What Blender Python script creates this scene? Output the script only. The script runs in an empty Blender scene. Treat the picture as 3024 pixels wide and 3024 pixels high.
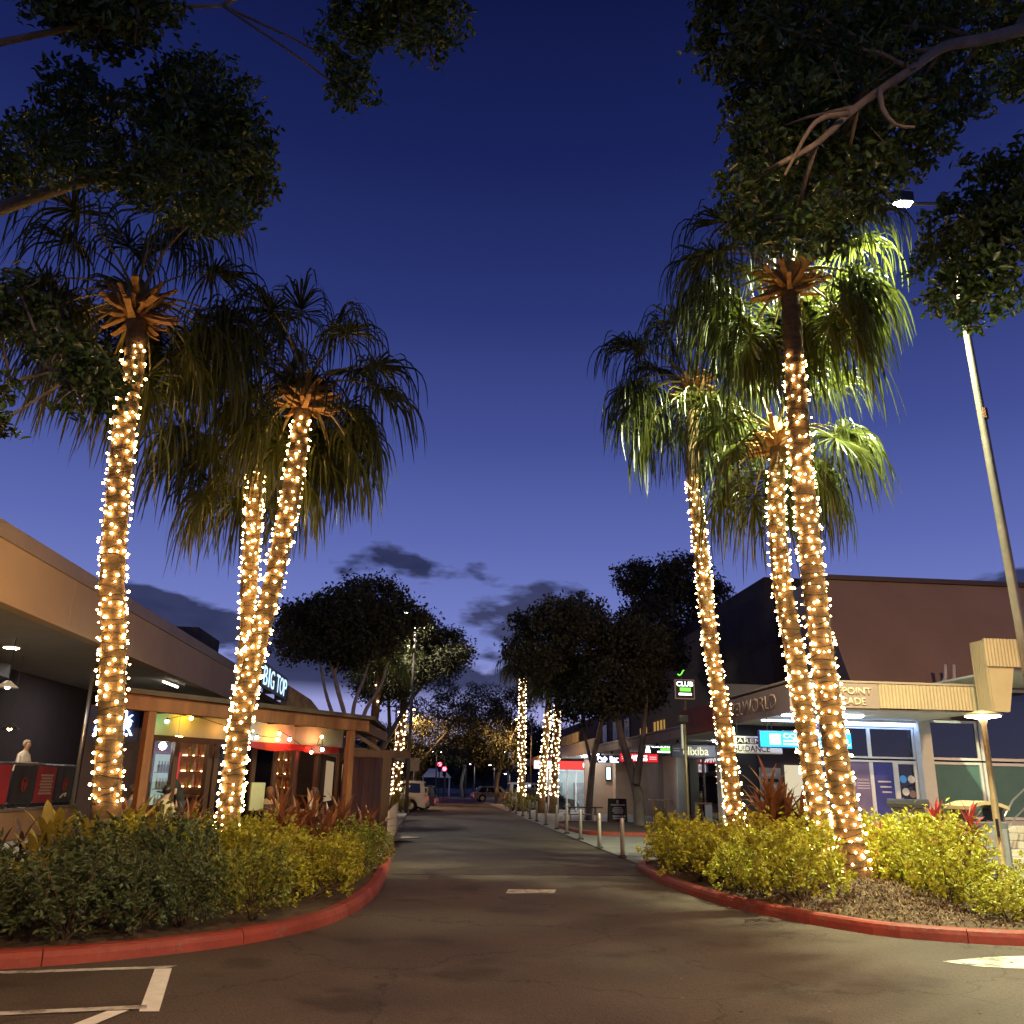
import bpy, bmesh, math, random
import numpy as np
from mathutils import Vector, Matrix
random.seed(7); rng = np.random.default_rng(7)
R = math.radians
sc = bpy.context.scene
COL = sc.collection
# ------------------------------------------------------------------ camera
cam_d = bpy.data.cameras.new('camera'); cam = bpy.data.objects.new('camera', cam_d); COL.objects.link(cam)
cam_d.sensor_width = 36; cam_d.lens = 36 * 880 / 1024; cam_d.clip_end = 3000; cam_d.clip_start = 0.05
rot = Matrix(((0.99586, -0.045363, -0.078775), (-0.088675, -0.294143, -0.951639), (0.019998, 0.954684, -0.296948)))
M4 = rot.to_4x4(); M4.translation = Vector((0, 0, 1.6)); cam.matrix_world = M4
sc.camera = cam
# ------------------------------------------------------------------ dusk sky
world = bpy.data.worlds.new('World'); sc.world = world; world.use_nodes = True
wn, wl = world.node_tree.nodes, world.node_tree.links
wn.clear()
def N(nodes, t, **kw):
    n = nodes.new(t)
    for k, v in kw.items(): setattr(n, k, v)
    return n
def ramp(nodes, stops, interp='LINEAR'):
    r = nodes.new('ShaderNodeValToRGB'); e = r.color_ramp.elements; r.color_ramp.interpolation = interp
    while len(e) < len(stops): e.new(0.5)
    for i, (p, c) in enumerate(stops):
        e[i].position = p; e[i].color = (*c, 1) if len(c) == 3 else c
    return r
tc = N(wn, 'ShaderNodeTexCoord'); sep = N(wn, 'ShaderNodeSeparateXYZ'); wl.new(tc.outputs['Generated'], sep.inputs[0])
grad = ramp(wn, [(0.0, (.40, .38, .58)), (.06, (.31, .31, .58)), (.15, (.150, .185, .47)), (.26, (.088, .116, .355)), (.37, (.046, .064, .24)),
                 (.5, (.019, .030, .14)), (.63, (.008, .014, .083)), (.76, (.0035, .006, .042)), (1.0, (.0018, .003, .026))])
wl.new(sep.outputs['Z'], grad.inputs[0])
sky = N(wn, 'ShaderNodeTexSky', sky_type='NISHITA'); sky.sun_disc = False; sky.sun_elevation = R(-6); sky.sun_rotation = R(-4)
skm = N(wn, 'ShaderNodeMix', data_type='RGBA', blend_type='ADD'); skm.inputs[0].default_value = 0.05
wl.new(grad.outputs[0], skm.inputs[6]); wl.new(sky.outputs[0], skm.inputs[7])
# low dark cloud bank, the same all round the horizon
mp = N(wn, 'ShaderNodeMapping'); mp.inputs['Scale'].default_value = (1, 1, 2.6); mp.inputs['Location'].default_value = (1.7, .4, .3)
wl.new(tc.outputs['Generated'], mp.inputs[0])
n1 = N(wn, 'ShaderNodeTexNoise'); n1.inputs['Scale'].default_value = 5.2; n1.inputs['Detail'].default_value = 5; n1.inputs['Roughness'].default_value = .52
wl.new(mp.outputs[0], n1.inputs['Vector'])
# cloud top height follows the noise: cover = noise*k - (z - base)
m1 = N(wn, 'ShaderNodeMath', operation='MULTIPLY_ADD'); m1.inputs[1].default_value = .66; m1.inputs[2].default_value = -.178
wl.new(n1.outputs[0], m1.inputs[0])
m2 = N(wn, 'ShaderNodeMath', operation='SUBTRACT'); wl.new(m1.outputs[0], m2.inputs[0]); wl.new(sep.outputs['Z'], m2.inputs[1])
m3 = N(wn, 'ShaderNodeMapRange'); m3.inputs[1].default_value = -.012; m3.inputs[2].default_value = .022; m3.inputs[3].default_value = 0; m3.inputs[4].default_value = .93
wl.new(m2.outputs[0], m3.inputs[0])
m4 = N(wn, 'ShaderNodeMapRange'); m4.inputs[1].default_value = .085; m4.inputs[2].default_value = .105; wl.new(sep.outputs['Z'], m4.inputs[0])
m5 = N(wn, 'ShaderNodeMath', operation='MULTIPLY'); wl.new(m3.outputs[0], m5.inputs[0]); wl.new(m4.outputs[0], m5.inputs[1])
n2 = N(wn, 'ShaderNodeTexNoise'); n2.inputs['Scale'].default_value = 9; n2.inputs['Detail'].default_value = 4; wl.new(mp.outputs[0], n2.inputs['Vector'])
cc = ramp(wn, [(.35, (.013, .017, .050)), (.7, (.036, .040, .092))]); wl.new(n2.outputs[0], cc.inputs[0])
cm = N(wn, 'ShaderNodeMix', data_type='RGBA'); wl.new(m5.outputs[0], cm.inputs[0]); wl.new(skm.outputs[2], cm.inputs[6]); wl.new(cc.outputs[0], cm.inputs[7])
bg = N(wn, 'ShaderNodeBackground'); bg.inputs[1].default_value = 1.22; wl.new(cm.outputs[2], bg.inputs[0])
wo = N(wn, 'ShaderNodeOutputWorld'); wl.new(bg.outputs[0], wo.inputs[0])
# afterglow of the set sun, almost nothing
sd = bpy.data.lights.new('sun', 'SUN'); sd.energy = .01; sd.angle = R(20); sd.color = (.6, .65, 1)
so = bpy.data.objects.new('sun', sd); COL.objects.link(so); so.rotation_euler = (R(80), 0, R(180))
vs = sc.view_settings; vs.view_transform = 'Standard'; vs.look = 'None'; vs.exposure = 0; vs.gamma = 1; vs.use_curve_mapping = False
sc.render.engine = 'CYCLES'; sc.cycles.use_denoising = True; sc.cycles.max_bounces = 5; sc.cycles.diffuse_bounces = 2; sc.cycles.glossy_bounces = 2
sc.cycles.transparent_max_bounces = 8; sc.cycles.transmission_bounces = 3; sc.cycles.sample_clamp_indirect = 3; sc.cycles.caustics_reflective = False; sc.cycles.caustics_refractive = False
# ------------------------------------------------------------------ materials
MATS = {}
def mat(name, col, rough=.7, var=.18, scale=6., bump=.15, metal=0., spec=.4, trans=0., island=0., stretch=None, rscale=None):
    if name in MATS: return MATS[name]
    m = bpy.data.materials.new(name); m.use_nodes = True; MATS[name] = m
    n, l = m.node_tree.nodes, m.node_tree.links
    b = n['Principled BSDF']; b.inputs['Roughness'].default_value = rough; b.inputs['Metallic'].default_value = metal
    b.inputs['Specular IOR Level'].default_value = spec
    t = N(n, 'ShaderNodeTexCoord'); src = t.outputs['Object']
    if stretch:
        mpn = N(n, 'ShaderNodeMapping'); mpn.inputs['Scale'].default_value = stretch; l.new(src, mpn.inputs[0]); src = mpn.outputs[0]
    no = N(n, 'ShaderNodeTexNoise'); no.inputs['Scale'].default_value = scale; no.inputs['Detail'].default_value = 6; no.inputs['Roughness'].default_value = .65
    l.new(src, no.inputs['Vector'])
    c = np.array(col)
    rp = ramp(n, [(.3, tuple(np.clip(c * (1 - var), 0, 1))), (.7, tuple(np.clip(c * (1 + var), 0, 1)))]); l.new(no.outputs[0], rp.inputs[0])
    out = rp.outputs[0]
    if island:
        g = N(n, 'ShaderNodeNewGeometry'); mr = N(n, 'ShaderNodeMapRange'); mr.inputs[3].default_value = 1 - island; mr.inputs[4].default_value = 1 + island
        l.new(g.outputs['Random Per Island'], mr.inputs[0])
        h = N(n, 'ShaderNodeHueSaturation'); l.new(mr.outputs[0], h.inputs['Value']); l.new(out, h.inputs['Color'])
        mh = N(n, 'ShaderNodeMapRange'); mh.inputs[3].default_value = .5 - island * .07; mh.inputs[4].default_value = .5 + island * .07
        l.new(g.outputs['Random Per Island'], mh.inputs[0]); l.new(mh.outputs[0], h.inputs['Hue']); out = h.outputs[0]
    l.new(out, b.inputs['Base Color'])
    if bump:
        bp = N(n, 'ShaderNodeBump'); bp.inputs['Strength'].default_value = bump; bp.inputs['Distance'].default_value = .02
        n3 = N(n, 'ShaderNodeTexNoise'); n3.inputs['Scale'].default_value = scale * 5; n3.inputs['Detail'].default_value = 4; l.new(src, n3.inputs['Vector'])
        l.new(n3.outputs[0], bp.inputs['Height']); l.new(bp.outputs[0], b.inputs['Normal'])
    if rscale:
        mr2 = N(n, 'ShaderNodeMapRange'); mr2.inputs[3].default_value = rscale[0]; mr2.inputs[4].default_value = rscale[1]; l.new(no.outputs[0], mr2.inputs[0]); l.new(mr2.outputs[0], b.inputs['Roughness'])
    if trans:
        tr = N(n, 'ShaderNodeBsdfTranslucent'); l.new(out, tr.inputs[0]); mx = N(n, 'ShaderNodeMixShader'); mx.inputs[0].default_value = trans
        l.new(b.outputs[0], mx.inputs[1]); l.new(tr.outputs[0], mx.inputs[2]); l.new(mx.outputs[0], n['Material Output'].inputs[0])
    return m
def emat(name, col, s, sample=True):
    if name in MATS: return MATS[name]
    m = bpy.data.materials.new(name); m.use_nodes = True; MATS[name] = m; n, l = m.node_tree.nodes, m.node_tree.links
    n.clear(); e = N(n, 'ShaderNodeEmission'); e.inputs[0].default_value = (*col, 1); e.inputs[1].default_value = s
    o = N(n, 'ShaderNodeOutputMaterial'); l.new(e.outputs[0], o.inputs[0])
    m.cycles.emission_sampling = 'FRONT' if sample else 'NONE'
    return m
def glass(name, tint=(.75, .8, .8), refl=1.0):
    if name in MATS: return MATS[name]
    m = bpy.data.materials.new(name); m.use_nodes = True; MATS[name] = m; n, l = m.node_tree.nodes, m.node_tree.links
    n.clear(); t = N(n, 'ShaderNodeBsdfTransparent'); t.inputs[0].default_value = (*tint, 1); g = N(n, 'ShaderNodeBsdfGlossy'); g.inputs['Roughness'].default_value = .02
    fr = N(n, 'ShaderNodeFresnel'); fr.inputs[0].default_value = 1.5; mu = N(n, 'ShaderNodeMath', operation='MULTIPLY_ADD'); mu.inputs[1].default_value = 2.2 * refl; mu.inputs[2].default_value = .02
    mu.use_clamp = True; l.new(fr.outputs[0], mu.inputs[0]); mx = N(n, 'ShaderNodeMixShader'); l.new(mu.outputs[0], mx.inputs[0]); l.new(t.outputs[0], mx.inputs[1]); l.new(g.outputs[0], mx.inputs[2])
    o = N(n, 'ShaderNodeOutputMaterial'); l.new(mx.outputs[0], o.inputs[0])
    return m
# ------------------------------------------------------------------ mesh building
class MB:
    def __init__(s): s.v = []; s.f = []
    def add(s, vs, fs):
        o = len(s.v); s.v += [tuple(p) for p in vs]; s.f += [tuple(i + o for i in q) for q in fs]; return s
    def box(s, x0, x1, y0, y1, z0, z1):
        return s.add([(x0, y0, z0), (x1, y0, z0), (x1, y1, z0), (x0, y1, z0), (x0, y0, z1), (x1, y0, z1), (x1, y1, z1), (x0, y1, z1)],
                     [(3, 2, 1, 0), (4, 5, 6, 7), (0, 1, 5, 4), (1, 2, 6, 5), (2, 3, 7, 6), (3, 0, 4, 7)])
    def bbox(s, x0, x1, y0, y1, z0, z1, b=.02):
        """box with chamfered edges"""
        bm = bmesh.new(); bmesh.ops.create_cube(bm, size=1)
        for v in bm.verts: v.co = Vector(((x0 + x1) / 2 + v.co.x * (x1 - x0), (y0 + y1) / 2 + v.co.y * (y1 - y0), (z0 + z1) / 2 + v.co.z * (z1 - z0)))
        bmesh.ops.bevel(bm, geom=bm.edges[:], offset=b, segments=2, affect='EDGES', profile=.6)
        return s.bm(bm)
    def bm(s, bm, mtx=None):
        if mtx: bm.transform(mtx)
        bm.verts.index_update(); s.add([tuple(v.co) for v in bm.verts], [tuple(v.index for v in f.verts) for f in bm.faces])
        bm.free(); return s
    def bar(s, a, b, w, h, up=(0, 0, 1)):
        """rectangular bar from a to b, w across, h along up"""
        a, b = Vector(a), Vector(b); d = (b - a).normalized(); u = Vector(up); x = d.cross(u)
        if x.length < 1e-4: u = Vector((0, 1, 0)); x = d.cross(u)
        x.normalize(); u = x.cross(d).normalized(); vs = []
        for p in (a, b):
            for i, j in ((-1, -1), (1, -1), (1, 1), (-1, 1)): vs.append(p + x * i * w / 2 + u * j * h / 2)
        return s.add(vs, [(0, 1, 2, 3), (7, 6, 5, 4), (0, 4, 5, 1), (1, 5, 6, 2), (2, 6, 7, 3), (3, 7, 4, 0)])
    def tube(s, pts, rad, n=8, cap=True):
        pts = [Vector(p) for p in pts]; k = len(pts)
        rad = rad if hasattr(rad, '__len__') else [rad] * k
        prev = None; vs = []
        for i, p in enumerate(pts):
            d = (pts[min(i + 1, k - 1)] - pts[max(i - 1, 0)]).normalized()
            if prev is None:
                a = Vector((1, 0, 0)) if abs(d.x) < .8 else Vector((0, 1, 0)); x = (a - d * a.dot(d)).normalized()
            else: x = (prev - d * prev.dot(d)).normalized()
            prev = x; y = d.cross(x)
            for j in range(n):
                t = 2 * math.pi * j / n; vs.append(p + (x * math.cos(t) + y * math.sin(t)) * rad[i])
        fs = []
        for i in range(k - 1):
            for j in range(n):
                a, b = i * n + j, i * n + (j + 1) % n; fs.append((a, b, b + n, a + n))
        if cap: fs += [tuple(reversed(range(n))), tuple(range((k - 1) * n, k * n))]
        return s.add(vs, fs)
    def lathe(s, prof, n=16, c=(0, 0, 0)):
        vs, fs = [], []
        for r, z in prof:
            for j in range(n):
                t = 2 * math.pi * j / n; vs.append((c[0] + r * math.cos(t), c[1] + r * math.sin(t), c[2] + z))
        k = len(prof)
        for i in range(k - 1):
            for j in range(n):
                a, b = i * n + j, i * n + (j + 1) % n; fs.append((a, b, b + n, a + n))
        fs += [tuple(reversed(range(n))), tuple(range((k - 1) * n, k * n))]
        return s.add(vs, fs)
    def prism(s, poly, z0, z1):
        n = len(poly); vs = [(x, y, z0) for x, y in poly] + [(x, y, z1) for x, y in poly]
        return s.add(vs, [tuple(reversed(range(n))), tuple(range(n, 2 * n))] + [(i, (i + 1) % n, n + (i + 1) % n, n + i) for i in range(n)])
    def side(s, prof, y0, y1, mtx=None):
        """(x,z) profile pushed from y0 to y1"""
        n = len(prof); vs = [Vector((x, y0, z)) for x, z in prof] + [Vector((x, y1, z)) for x, z in prof]
        if mtx: vs = [mtx @ v for v in vs]
        return s.add(vs, [tuple(range(n)), tuple(reversed(range(n, 2 * n)))] + [((i + 1) % n, i, n + i, n + (i + 1) % n) for i in range(n)])
    def quad(s, a, b, c, d): return s.add([a, b, c, d], [(0, 1, 2, 3)])
    def move(s, mtx): s.v = [tuple(mtx @ Vector(p)) for p in s.v]; return s
ORG = {}
def fin(o, parent):
    COL.objects.link(o)
    if parent is not None: o.parent = parent
    return o
def thing(name, label, cat, loc, group=None):
    o = bpy.data.objects.new(name, None); o.empty_display_size = .2; COL.objects.link(o); o.location = loc; ORG[o.name] = Vector(loc)
    o['label'] = label; o['category'] = cat
    if group: o['group'] = group
    return o
def recalc(me):
    bm = bmesh.new(); bm.from_mesh(me); bmesh.ops.recalc_face_normals(bm, faces=bm.faces); bm.to_mesh(me); bm.free()
def mesh(mb, name, m, org=(0, 0, 0), smooth=False):
    me = bpy.data.meshes.new(name); ox, oy, oz = org
    me.from_pydata([(x - ox, y - oy, z - oz) for x, y, z in mb.v], [], mb.f); me.update(); recalc(me)
    if smooth:
        me.polygons.foreach_set('use_smooth', [True] * len(me.polygons))
    if m: me.materials.append(m)
    return me
def part(mb, name, m, parent, smooth=False, label=None, kind=None):
    org = ORG[parent.name]; o = bpy.data.objects.new(name, mesh(mb, name, m, org, smooth)); fin(o, parent); ORG[o.name] = org
    if label: o['label'] = label
    if kind: o['kind'] = kind
    return o
def solo(mb, name, m, label, cat, group=None, smooth=False):
    a = np.array(mb.v); org = ((a[:, 0].min() + a[:, 0].max()) / 2, (a[:, 1].min() + a[:, 1].max()) / 2, a[:, 2].min())
    o = bpy.data.objects.new(name, mesh(mb, name, m, org, smooth)); o.location = org; fin(o, None); ORG[o.name] = Vector(org)
    o['label'] = label; o['category'] = cat
    if group: o['group'] = group
    return o
def struct(mb, name, m, smooth=False, kind='structure'):
    o = bpy.data.objects.new(name, mesh(mb, name, m, (0, 0, 0), smooth)); fin(o, None); o['kind'] = kind; ORG[o.name] = Vector((0, 0, 0)); return o
def inst(me, name, parent, loc, rot=(0, 0, 0), scale=1.):
    """another object on shared mesh data, loc given in world metres"""
    o = bpy.data.objects.new(name, me); fin(o, parent); o.location = Vector(loc) - (ORG[parent.name] if parent else Vector()); o.rotation_euler = rot
    o.scale = (scale,) * 3 if not hasattr(scale, '__len__') else scale
    ORG[o.name] = Vector(loc); return o
def copy_thing(root, loc, rotz=0., scale=1., label=None):
    r = root.copy(); COL.objects.link(r); r.location = loc; r.rotation_euler = (0, 0, rotz); r.scale = (scale,) * 3 if not hasattr(scale, '__len__') else scale
    if label: r['label'] = label
    for ch in root.children:
        c = ch.copy(); COL.objects.link(c); c.parent = r
        for g in ch.children:
            d = g.copy(); COL.objects.link(d); d.parent = c
    return r
def text(s, m, parent, origin, right, up, width=None, height=.3, extrude=.008, name='lettering', align='LEFT', bold=0.0):
    """flat lettering: origin is the lower left corner, right/up are unit vectors in the place"""
    cu = bpy.data.curves.new(name, 'FONT'); cu.body = s; cu.size = 1; cu.extrude = 0; cu.offset = bold; cu.resolution_u = 3
    ob = bpy.data.objects.new('tmp', cu); COL.objects.link(ob); dg = bpy.context.evaluated_depsgraph_get(); dg.update()
    me = bpy.data.meshes.new_from_object(ob.evaluated_get(dg)); bpy.data.objects.remove(ob); bpy.data.curves.remove(cu)
    a = np.array([v.co[:] for v in me.vertices]); mn, mx = a.min(0), a.max(0); sy = height / (mx[1] - mn[1]); sx = (width / (mx[0] - mn[0])) if width else sy
    right, up = Vector(right), Vector(up); nrm = right.cross(up); org = ORG[parent.name]; bm = bmesh.new(); bm.from_mesh(me)
    for v in bm.verts: v.co = Vector(origin) + right * (v.co.x - mn[0]) * sx + up * (v.co.y - mn[1]) * sy - org
    if extrude:
        r = bmesh.ops.extrude_face_region(bm, geom=bm.faces[:]); bmesh.ops.translate(bm, vec=nrm * extrude, verts=[g for g in r['geom'] if isinstance(g, bmesh.types.BMVert)])
    bmesh.ops.recalc_face_normals(bm, faces=bm.faces); bm.to_mesh(me); bm.free(); me.materials.clear(); me.materials.append(m)
    o = bpy.data.objects.new(name, me); fin(o, parent); ORG[o.name] = org; return o
def smooth_path(pts, step=.12):
    P = [np.array(p, float) for p in pts]; P = [2 * P[0] - P[1]] + P + [2 * P[-1] - P[-2]]; out = []
    for i in range(1, len(P) - 2):
        n = max(2, int(np.linalg.norm(P[i + 1] - P[i]) / step))
        for j in range(n):
            t = j / n; a, b, c, d = P[i - 1], P[i], P[i + 1], P[i + 2]
            out.append(.5 * (2 * b + (c - a) * t + (2 * a - 5 * b + 4 * c - d) * t * t + (3 * b - a - 3 * c + d) * t ** 3))
    out.append(P[-2]); return out
def tri_mesh(name, V, F, m):
    me = bpy.data.meshes.new(name); me.vertices.add(len(V)); me.vertices.foreach_set('co', np.ascontiguousarray(V, dtype=np.float32).ravel())
    me.loops.add(F.size); me.loops.foreach_set('vertex_index', F.astype(np.int32).ravel()); me.polygons.add(len(F))
    me.polygons.foreach_set('loop_start', np.arange(0, F.size, 3, dtype=np.int32)); me.update(calc_edges=True); me.validate()
    if m: me.materials.append(m)
    return me
def leaves(C, L, W, up=.4, D=None, hexa=False):
    """leaf blades at points C: length L, width W, optional direction D; folded along the midrib"""
    n = len(C); u = rng.normal(size=(n, 3)) if D is None else D + rng.normal(size=(n, 3)) * .25
    u /= np.linalg.norm(u, axis=1, keepdims=True) + 1e-9
    nn = rng.normal(size=(n, 3)) + np.array([0, 0, up * 2]); nn -= u * (nn * u).sum(1, keepdims=True); nn /= np.linalg.norm(nn, axis=1, keepdims=True) + 1e-9
    v = np.cross(nn, u); Ls = (L * rng.uniform(.7, 1.25, n))[:, None]; Ws = (W * rng.uniform(.75, 1.2, n))[:, None]
    if hexa:
        V = np.stack([C - u * Ls * .5, C - u * Ls * .12 + v * Ws * .5 + nn * Ws * .18, C + u * Ls * .22 + v * Ws * .36 + nn * Ws * .12, C + u * Ls * .5 - nn * Ls * .12,
                      C + u * Ls * .22 - v * Ws * .36 + nn * Ws * .12, C - u * Ls * .12 - v * Ws * .5 + nn * Ws * .18], 1).reshape(-1, 3)
        F = np.array([[0, 1, 2], [0, 2, 3], [0, 3, 4], [0, 4, 5]]); k = 6
    else:
        V = np.stack([C - u * Ls * .5, C + v * Ws * .5 + nn * Ws * .15, C + u * Ls * .5, C - v * Ws * .5 + nn * Ws * .15], 1).reshape(-1, 3)
        F = np.array([[0, 1, 2], [0, 2, 3]]); k = 4
    return V, (F[None] + (np.arange(n) * k)[:, None, None]).reshape(-1, 3)
def sph(n):
    a = rng.normal(size=(n, 3)); return a / np.linalg.norm(a, axis=1, keepdims=True)
def crown(name, blobs, per, m, parent, L=.09, W=.045, clump=.2, per_clump=22, flat=.8, hexa=False):
    """leaf clumps spread through the blobs' volume, more of them near the outside"""
    pts = []
    for (x, y, z, r) in blobs:
        k = max(4, int(per * r * r)); d = sph(k) * (rng.uniform(.25, 1, (k, 1)) ** .45) * r * rng.uniform(.86, 1.12, (k, 1)); d[:, 2] *= flat
        pts.append(np.array([x, y, z]) + d)
    c = np.concatenate(pts); q = np.repeat(c, per_clump, 0); off = rng.normal(size=q.shape) * clump * .55; off[:, 2] *= .8; q = q + off
    org = np.array(ORG[parent.name]); V, F = leaves(q - org, L, W, hexa=hexa); me = tri_mesh(name, V, F, m)
    o = bpy.data.objects.new(name, me); fin(o, parent); ORG[o.name] = Vector(org); return o
# ------------------------------------------------------------------ surveyed positions (metres)
PALM_PATHS={'A': [(-4.37, 13.2, 0.41), (-4.41, 13.17, 1.23), (-4.65, 13.14, 3.55), (-4.78, 13.11, 4.32), (-4.91, 13.09, 5.95), (-4.96, 13.06, 7.17), (-4.95, 13.03, 8.16), (-5.04, 13.0, 8.75)], 'B': [(-3.29, 15.6, 0.06), (-3.27, 15.69, 0.86), (-3.27, 15.77, 2.21), (-3.32, 15.86, 4.03), (-3.42, 15.94, 5.0), (-3.51, 16.03, 6.54), (-3.58, 16.11, 7.3), (-3.64, 16.2, 7.71)], 'C': [(-3.29, 15.5, 0.03), (-3.24, 15.46, 0.87), (-3.21, 15.41, 2.2), (-3.07, 15.37, 3.69), (-2.91, 15.33, 4.7), (-2.76, 15.29, 6.04), (-2.67, 15.24, 7.34), (-2.64, 15.2, 8.32)], 'D': [(6.11, 18.0, -0.06), (6.06, 18.0, 0.91), (5.95, 18.0, 2.53), (5.72, 18.0, 4.69), (5.58, 18.0, 7.0), (5.51, 18.0, 8.35), (5.56, 18.0, 10.35)], 'E': [(6.66, 15.0, 0.16), (6.58, 15.09, 0.72), (6.5, 15.17, 1.98), (6.4, 15.26, 3.8), (6.28, 15.34, 5.26), (6.31, 15.43, 6.82), (6.45, 15.51, 7.72), (6.49, 15.6, 8.14)], 'F': [(6.35, 13.4, 0.14), (6.25, 13.34, 0.53), (6.13, 13.29, 1.57), (6.0, 13.23, 3.11), (5.91, 13.17, 4.76), (5.84, 13.11, 6.98), (5.84, 13.06, 8.4), (5.85, 13.0, 10.06)]}
LIGHT_SPAN={'A': (1.23, 8.07), 'B': (1.03, 7.19), 'C': (0.79, 7.96), 'D': (0.67, 8.17), 'E': (0.64, 7.7), 'F': (0.53, 8.62)}
NEAR_R=[(3.27, 8.0, 10.17, 0.62), (3.76, 8.47, 9.97, 0.64), (3.58, 7.3, 9.49, 0.72), (4.91, 8.56, 10.93, 0.94), (5.32, 7.88, 10.36, 0.74), (3.27, 7.62, 8.38, 0.45), (4.22, 8.68, 9.64, 0.79), (4.13, 7.38, 8.63, 0.76), (5.26, 8.24, 9.28, 0.71), (5.88, 8.27, 9.64, 0.47), (2.95, 7.37, 7.51, 0.3), (3.88, 8.67, 8.66, 0.61), (3.96, 7.65, 7.95, 0.61), (4.55, 7.85, 8.16, 0.4), (3.41, 8.57, 7.96, 0.34), (3.4, 7.31, 7.06, 0.38), (4.36, 8.45, 7.77, 0.33), (4.29, 8.03, 11.31, 1.12), (3.12, 7.51, 10.41, 0.65), (5.85, 8.7, 12.26, 1.08)]
NEAR_R2=[(7.14, 9.0, 12.1, 0.84), (7.77, 9.34, 11.76, 0.57), (7.25, 8.5, 10.36, 0.38), (6.81, 8.6, 8.95, 0.52), (6.44, 8.94, 8.51, 0.51), (6.18, 8.1, 7.64, 0.5), (5.99, 9.0, 8.01, 0.38), (5.8, 8.51, 7.18, 0.39), (6.13, 8.33, 7.16, 0.42), (6.38, 9.08, 7.2, 0.21), (6.65, 8.16, 7.93, 0.59)]
NEAR_L=[(-5.05, 10.0, 10.23, 0.51), (-4.51, 10.47, 10.18, 0.6), (-3.54, 9.3, 9.59, 0.58), (-3.58, 10.56, 10.98, 0.57), (-3.41, 9.88, 9.44, 0.67), (-2.82, 9.62, 9.45, 0.54), (-3.2, 10.68, 9.67, 0.7), (-3.38, 9.38, 8.64, 0.59), (-2.72, 10.24, 9.38, 0.36), (-5.42, 10.27, 9.83, 0.51), (-5.13, 9.37, 8.7, 0.42), (-3.34, 10.67, 9.05, 0.45), (-4.05, 9.65, 8.79, 0.42), (-4.76, 9.85, 9.21, 0.48), (-6.01, 10.57, 9.34, 0.43), (-2.65, 9.31, 7.97, 0.28)]
NEAR_L2=[(-4.47, 8.5, 6.38, 0.29), (-4.46, 8.77, 6.13, 0.29), (-3.8, 8.1, 5.55, 0.27), (-3.81, 8.82, 5.7, 0.35), (-3.45, 8.43, 5.32, 0.24), (-3.67, 8.29, 5.24, 0.24), (-4.89, 8.89, 6.29, 0.34), (-3.99, 7.5, 4.86, 0.15), (-3.91, 7.5, 4.53, 0.12), (-4.19, 7.5, 4.72, 0.33)]
NEAR_L3=[(-4.2, 8.5, 10.25, 0.62), (-4.51, 8.7, 10.23, 0.39), (-3.7, 8.2, 9.95, 0.44), (-4.03, 8.74, 10.2, 0.23), (-4.37, 8.45, 10.65, 0.71), (-4.76, 8.34, 10.4, 0.63)]
NEAR_L4=[(-1.21, 9.0, 11.13, 0.55), (-0.74, 9.27, 11.21, 0.44), (-0.42, 8.6, 10.18, 0.29), (-0.26, 9.32, 11.4, 0.33), (-1.39, 8.93, 10.03, 0.31), (-1.33, 8.79, 9.5, 0.27), (-1.64, 9.39, 11.05, 0.36), (-0.8, 8.64, 11.31, 0.71), (-1.26, 9.14, 10.84, 0.31)]
LIMB_R=[(7.2, 7.9, 10.67), (6.58, 7.67, 10.25), (5.83, 7.44, 9.77), (5.2, 7.21, 9.37), (4.65, 6.99, 8.8), (3.89, 6.76, 8.05), (3.31, 6.53, 7.36), (2.83, 6.3, 6.9)]
LIMB_R2=[(4.6, 6.95, 8.75), (4.23, 6.82, 8.8), (3.99, 6.7, 8.69)]
LIMB_R3=[(4.13, 6.75, 8.26), (4.06, 6.63, 7.92), (4.1, 6.52, 7.64), (4.21, 6.4, 7.52)]
LIMB_R4=[(3.66, 6.55, 7.75), (3.27, 6.43, 7.51), (2.87, 6.3, 6.79)]
LIMB_L=[(-6.42, 10.0, 8.07), (-5.49, 10.0, 8.54), (-4.83, 10.0, 8.88), (-4.2, 10.0, 9.1), (-3.58, 10.0, 9.48), (-3.07, 10.0, 9.83)]
LIMB_L2=[(-5.11, 8.6, 5.16), (-4.42, 8.57, 5.39), (-4.07, 8.53, 5.54), (-3.7, 8.5, 5.55)]
LIMB_L3=[(-5.77, 8.6, 9.51), (-5.33, 8.6, 9.68), (-4.67, 8.6, 9.94), (-4.04, 8.6, 10.17), (-3.46, 8.6, 10.4), (-2.91, 8.6, 10.5)]
TREE_ML1=[(-6.6, 42.0, 8.62, 1.43), (-5.84, 43.35, 9.4, 1.47), (-4.23, 40.01, 9.09, 1.6), (-3.34, 43.59, 10.34, 1.75), (-1.89, 41.65, 9.11, 1.4), (-3.26, 40.93, 8.06, 1.88), (-5.55, 43.93, 8.2, 1.62), (-6.23, 40.22, 7.37, 0.99), (-4.35, 42.69, 7.54, 1.44)]
TREE_ML2=[(-1.39, 52.0, 10.22, 1.59), (0.53, 53.35, 9.7, 1.46), (1.13, 50.01, 8.47, 1.06), (-0.37, 53.59, 8.59, 1.95), (-1.85, 51.65, 7.68, 1.88), (-2.99, 50.93, 6.97, 1.85), (-2.66, 53.93, 9.52, 1.97)]
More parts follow.
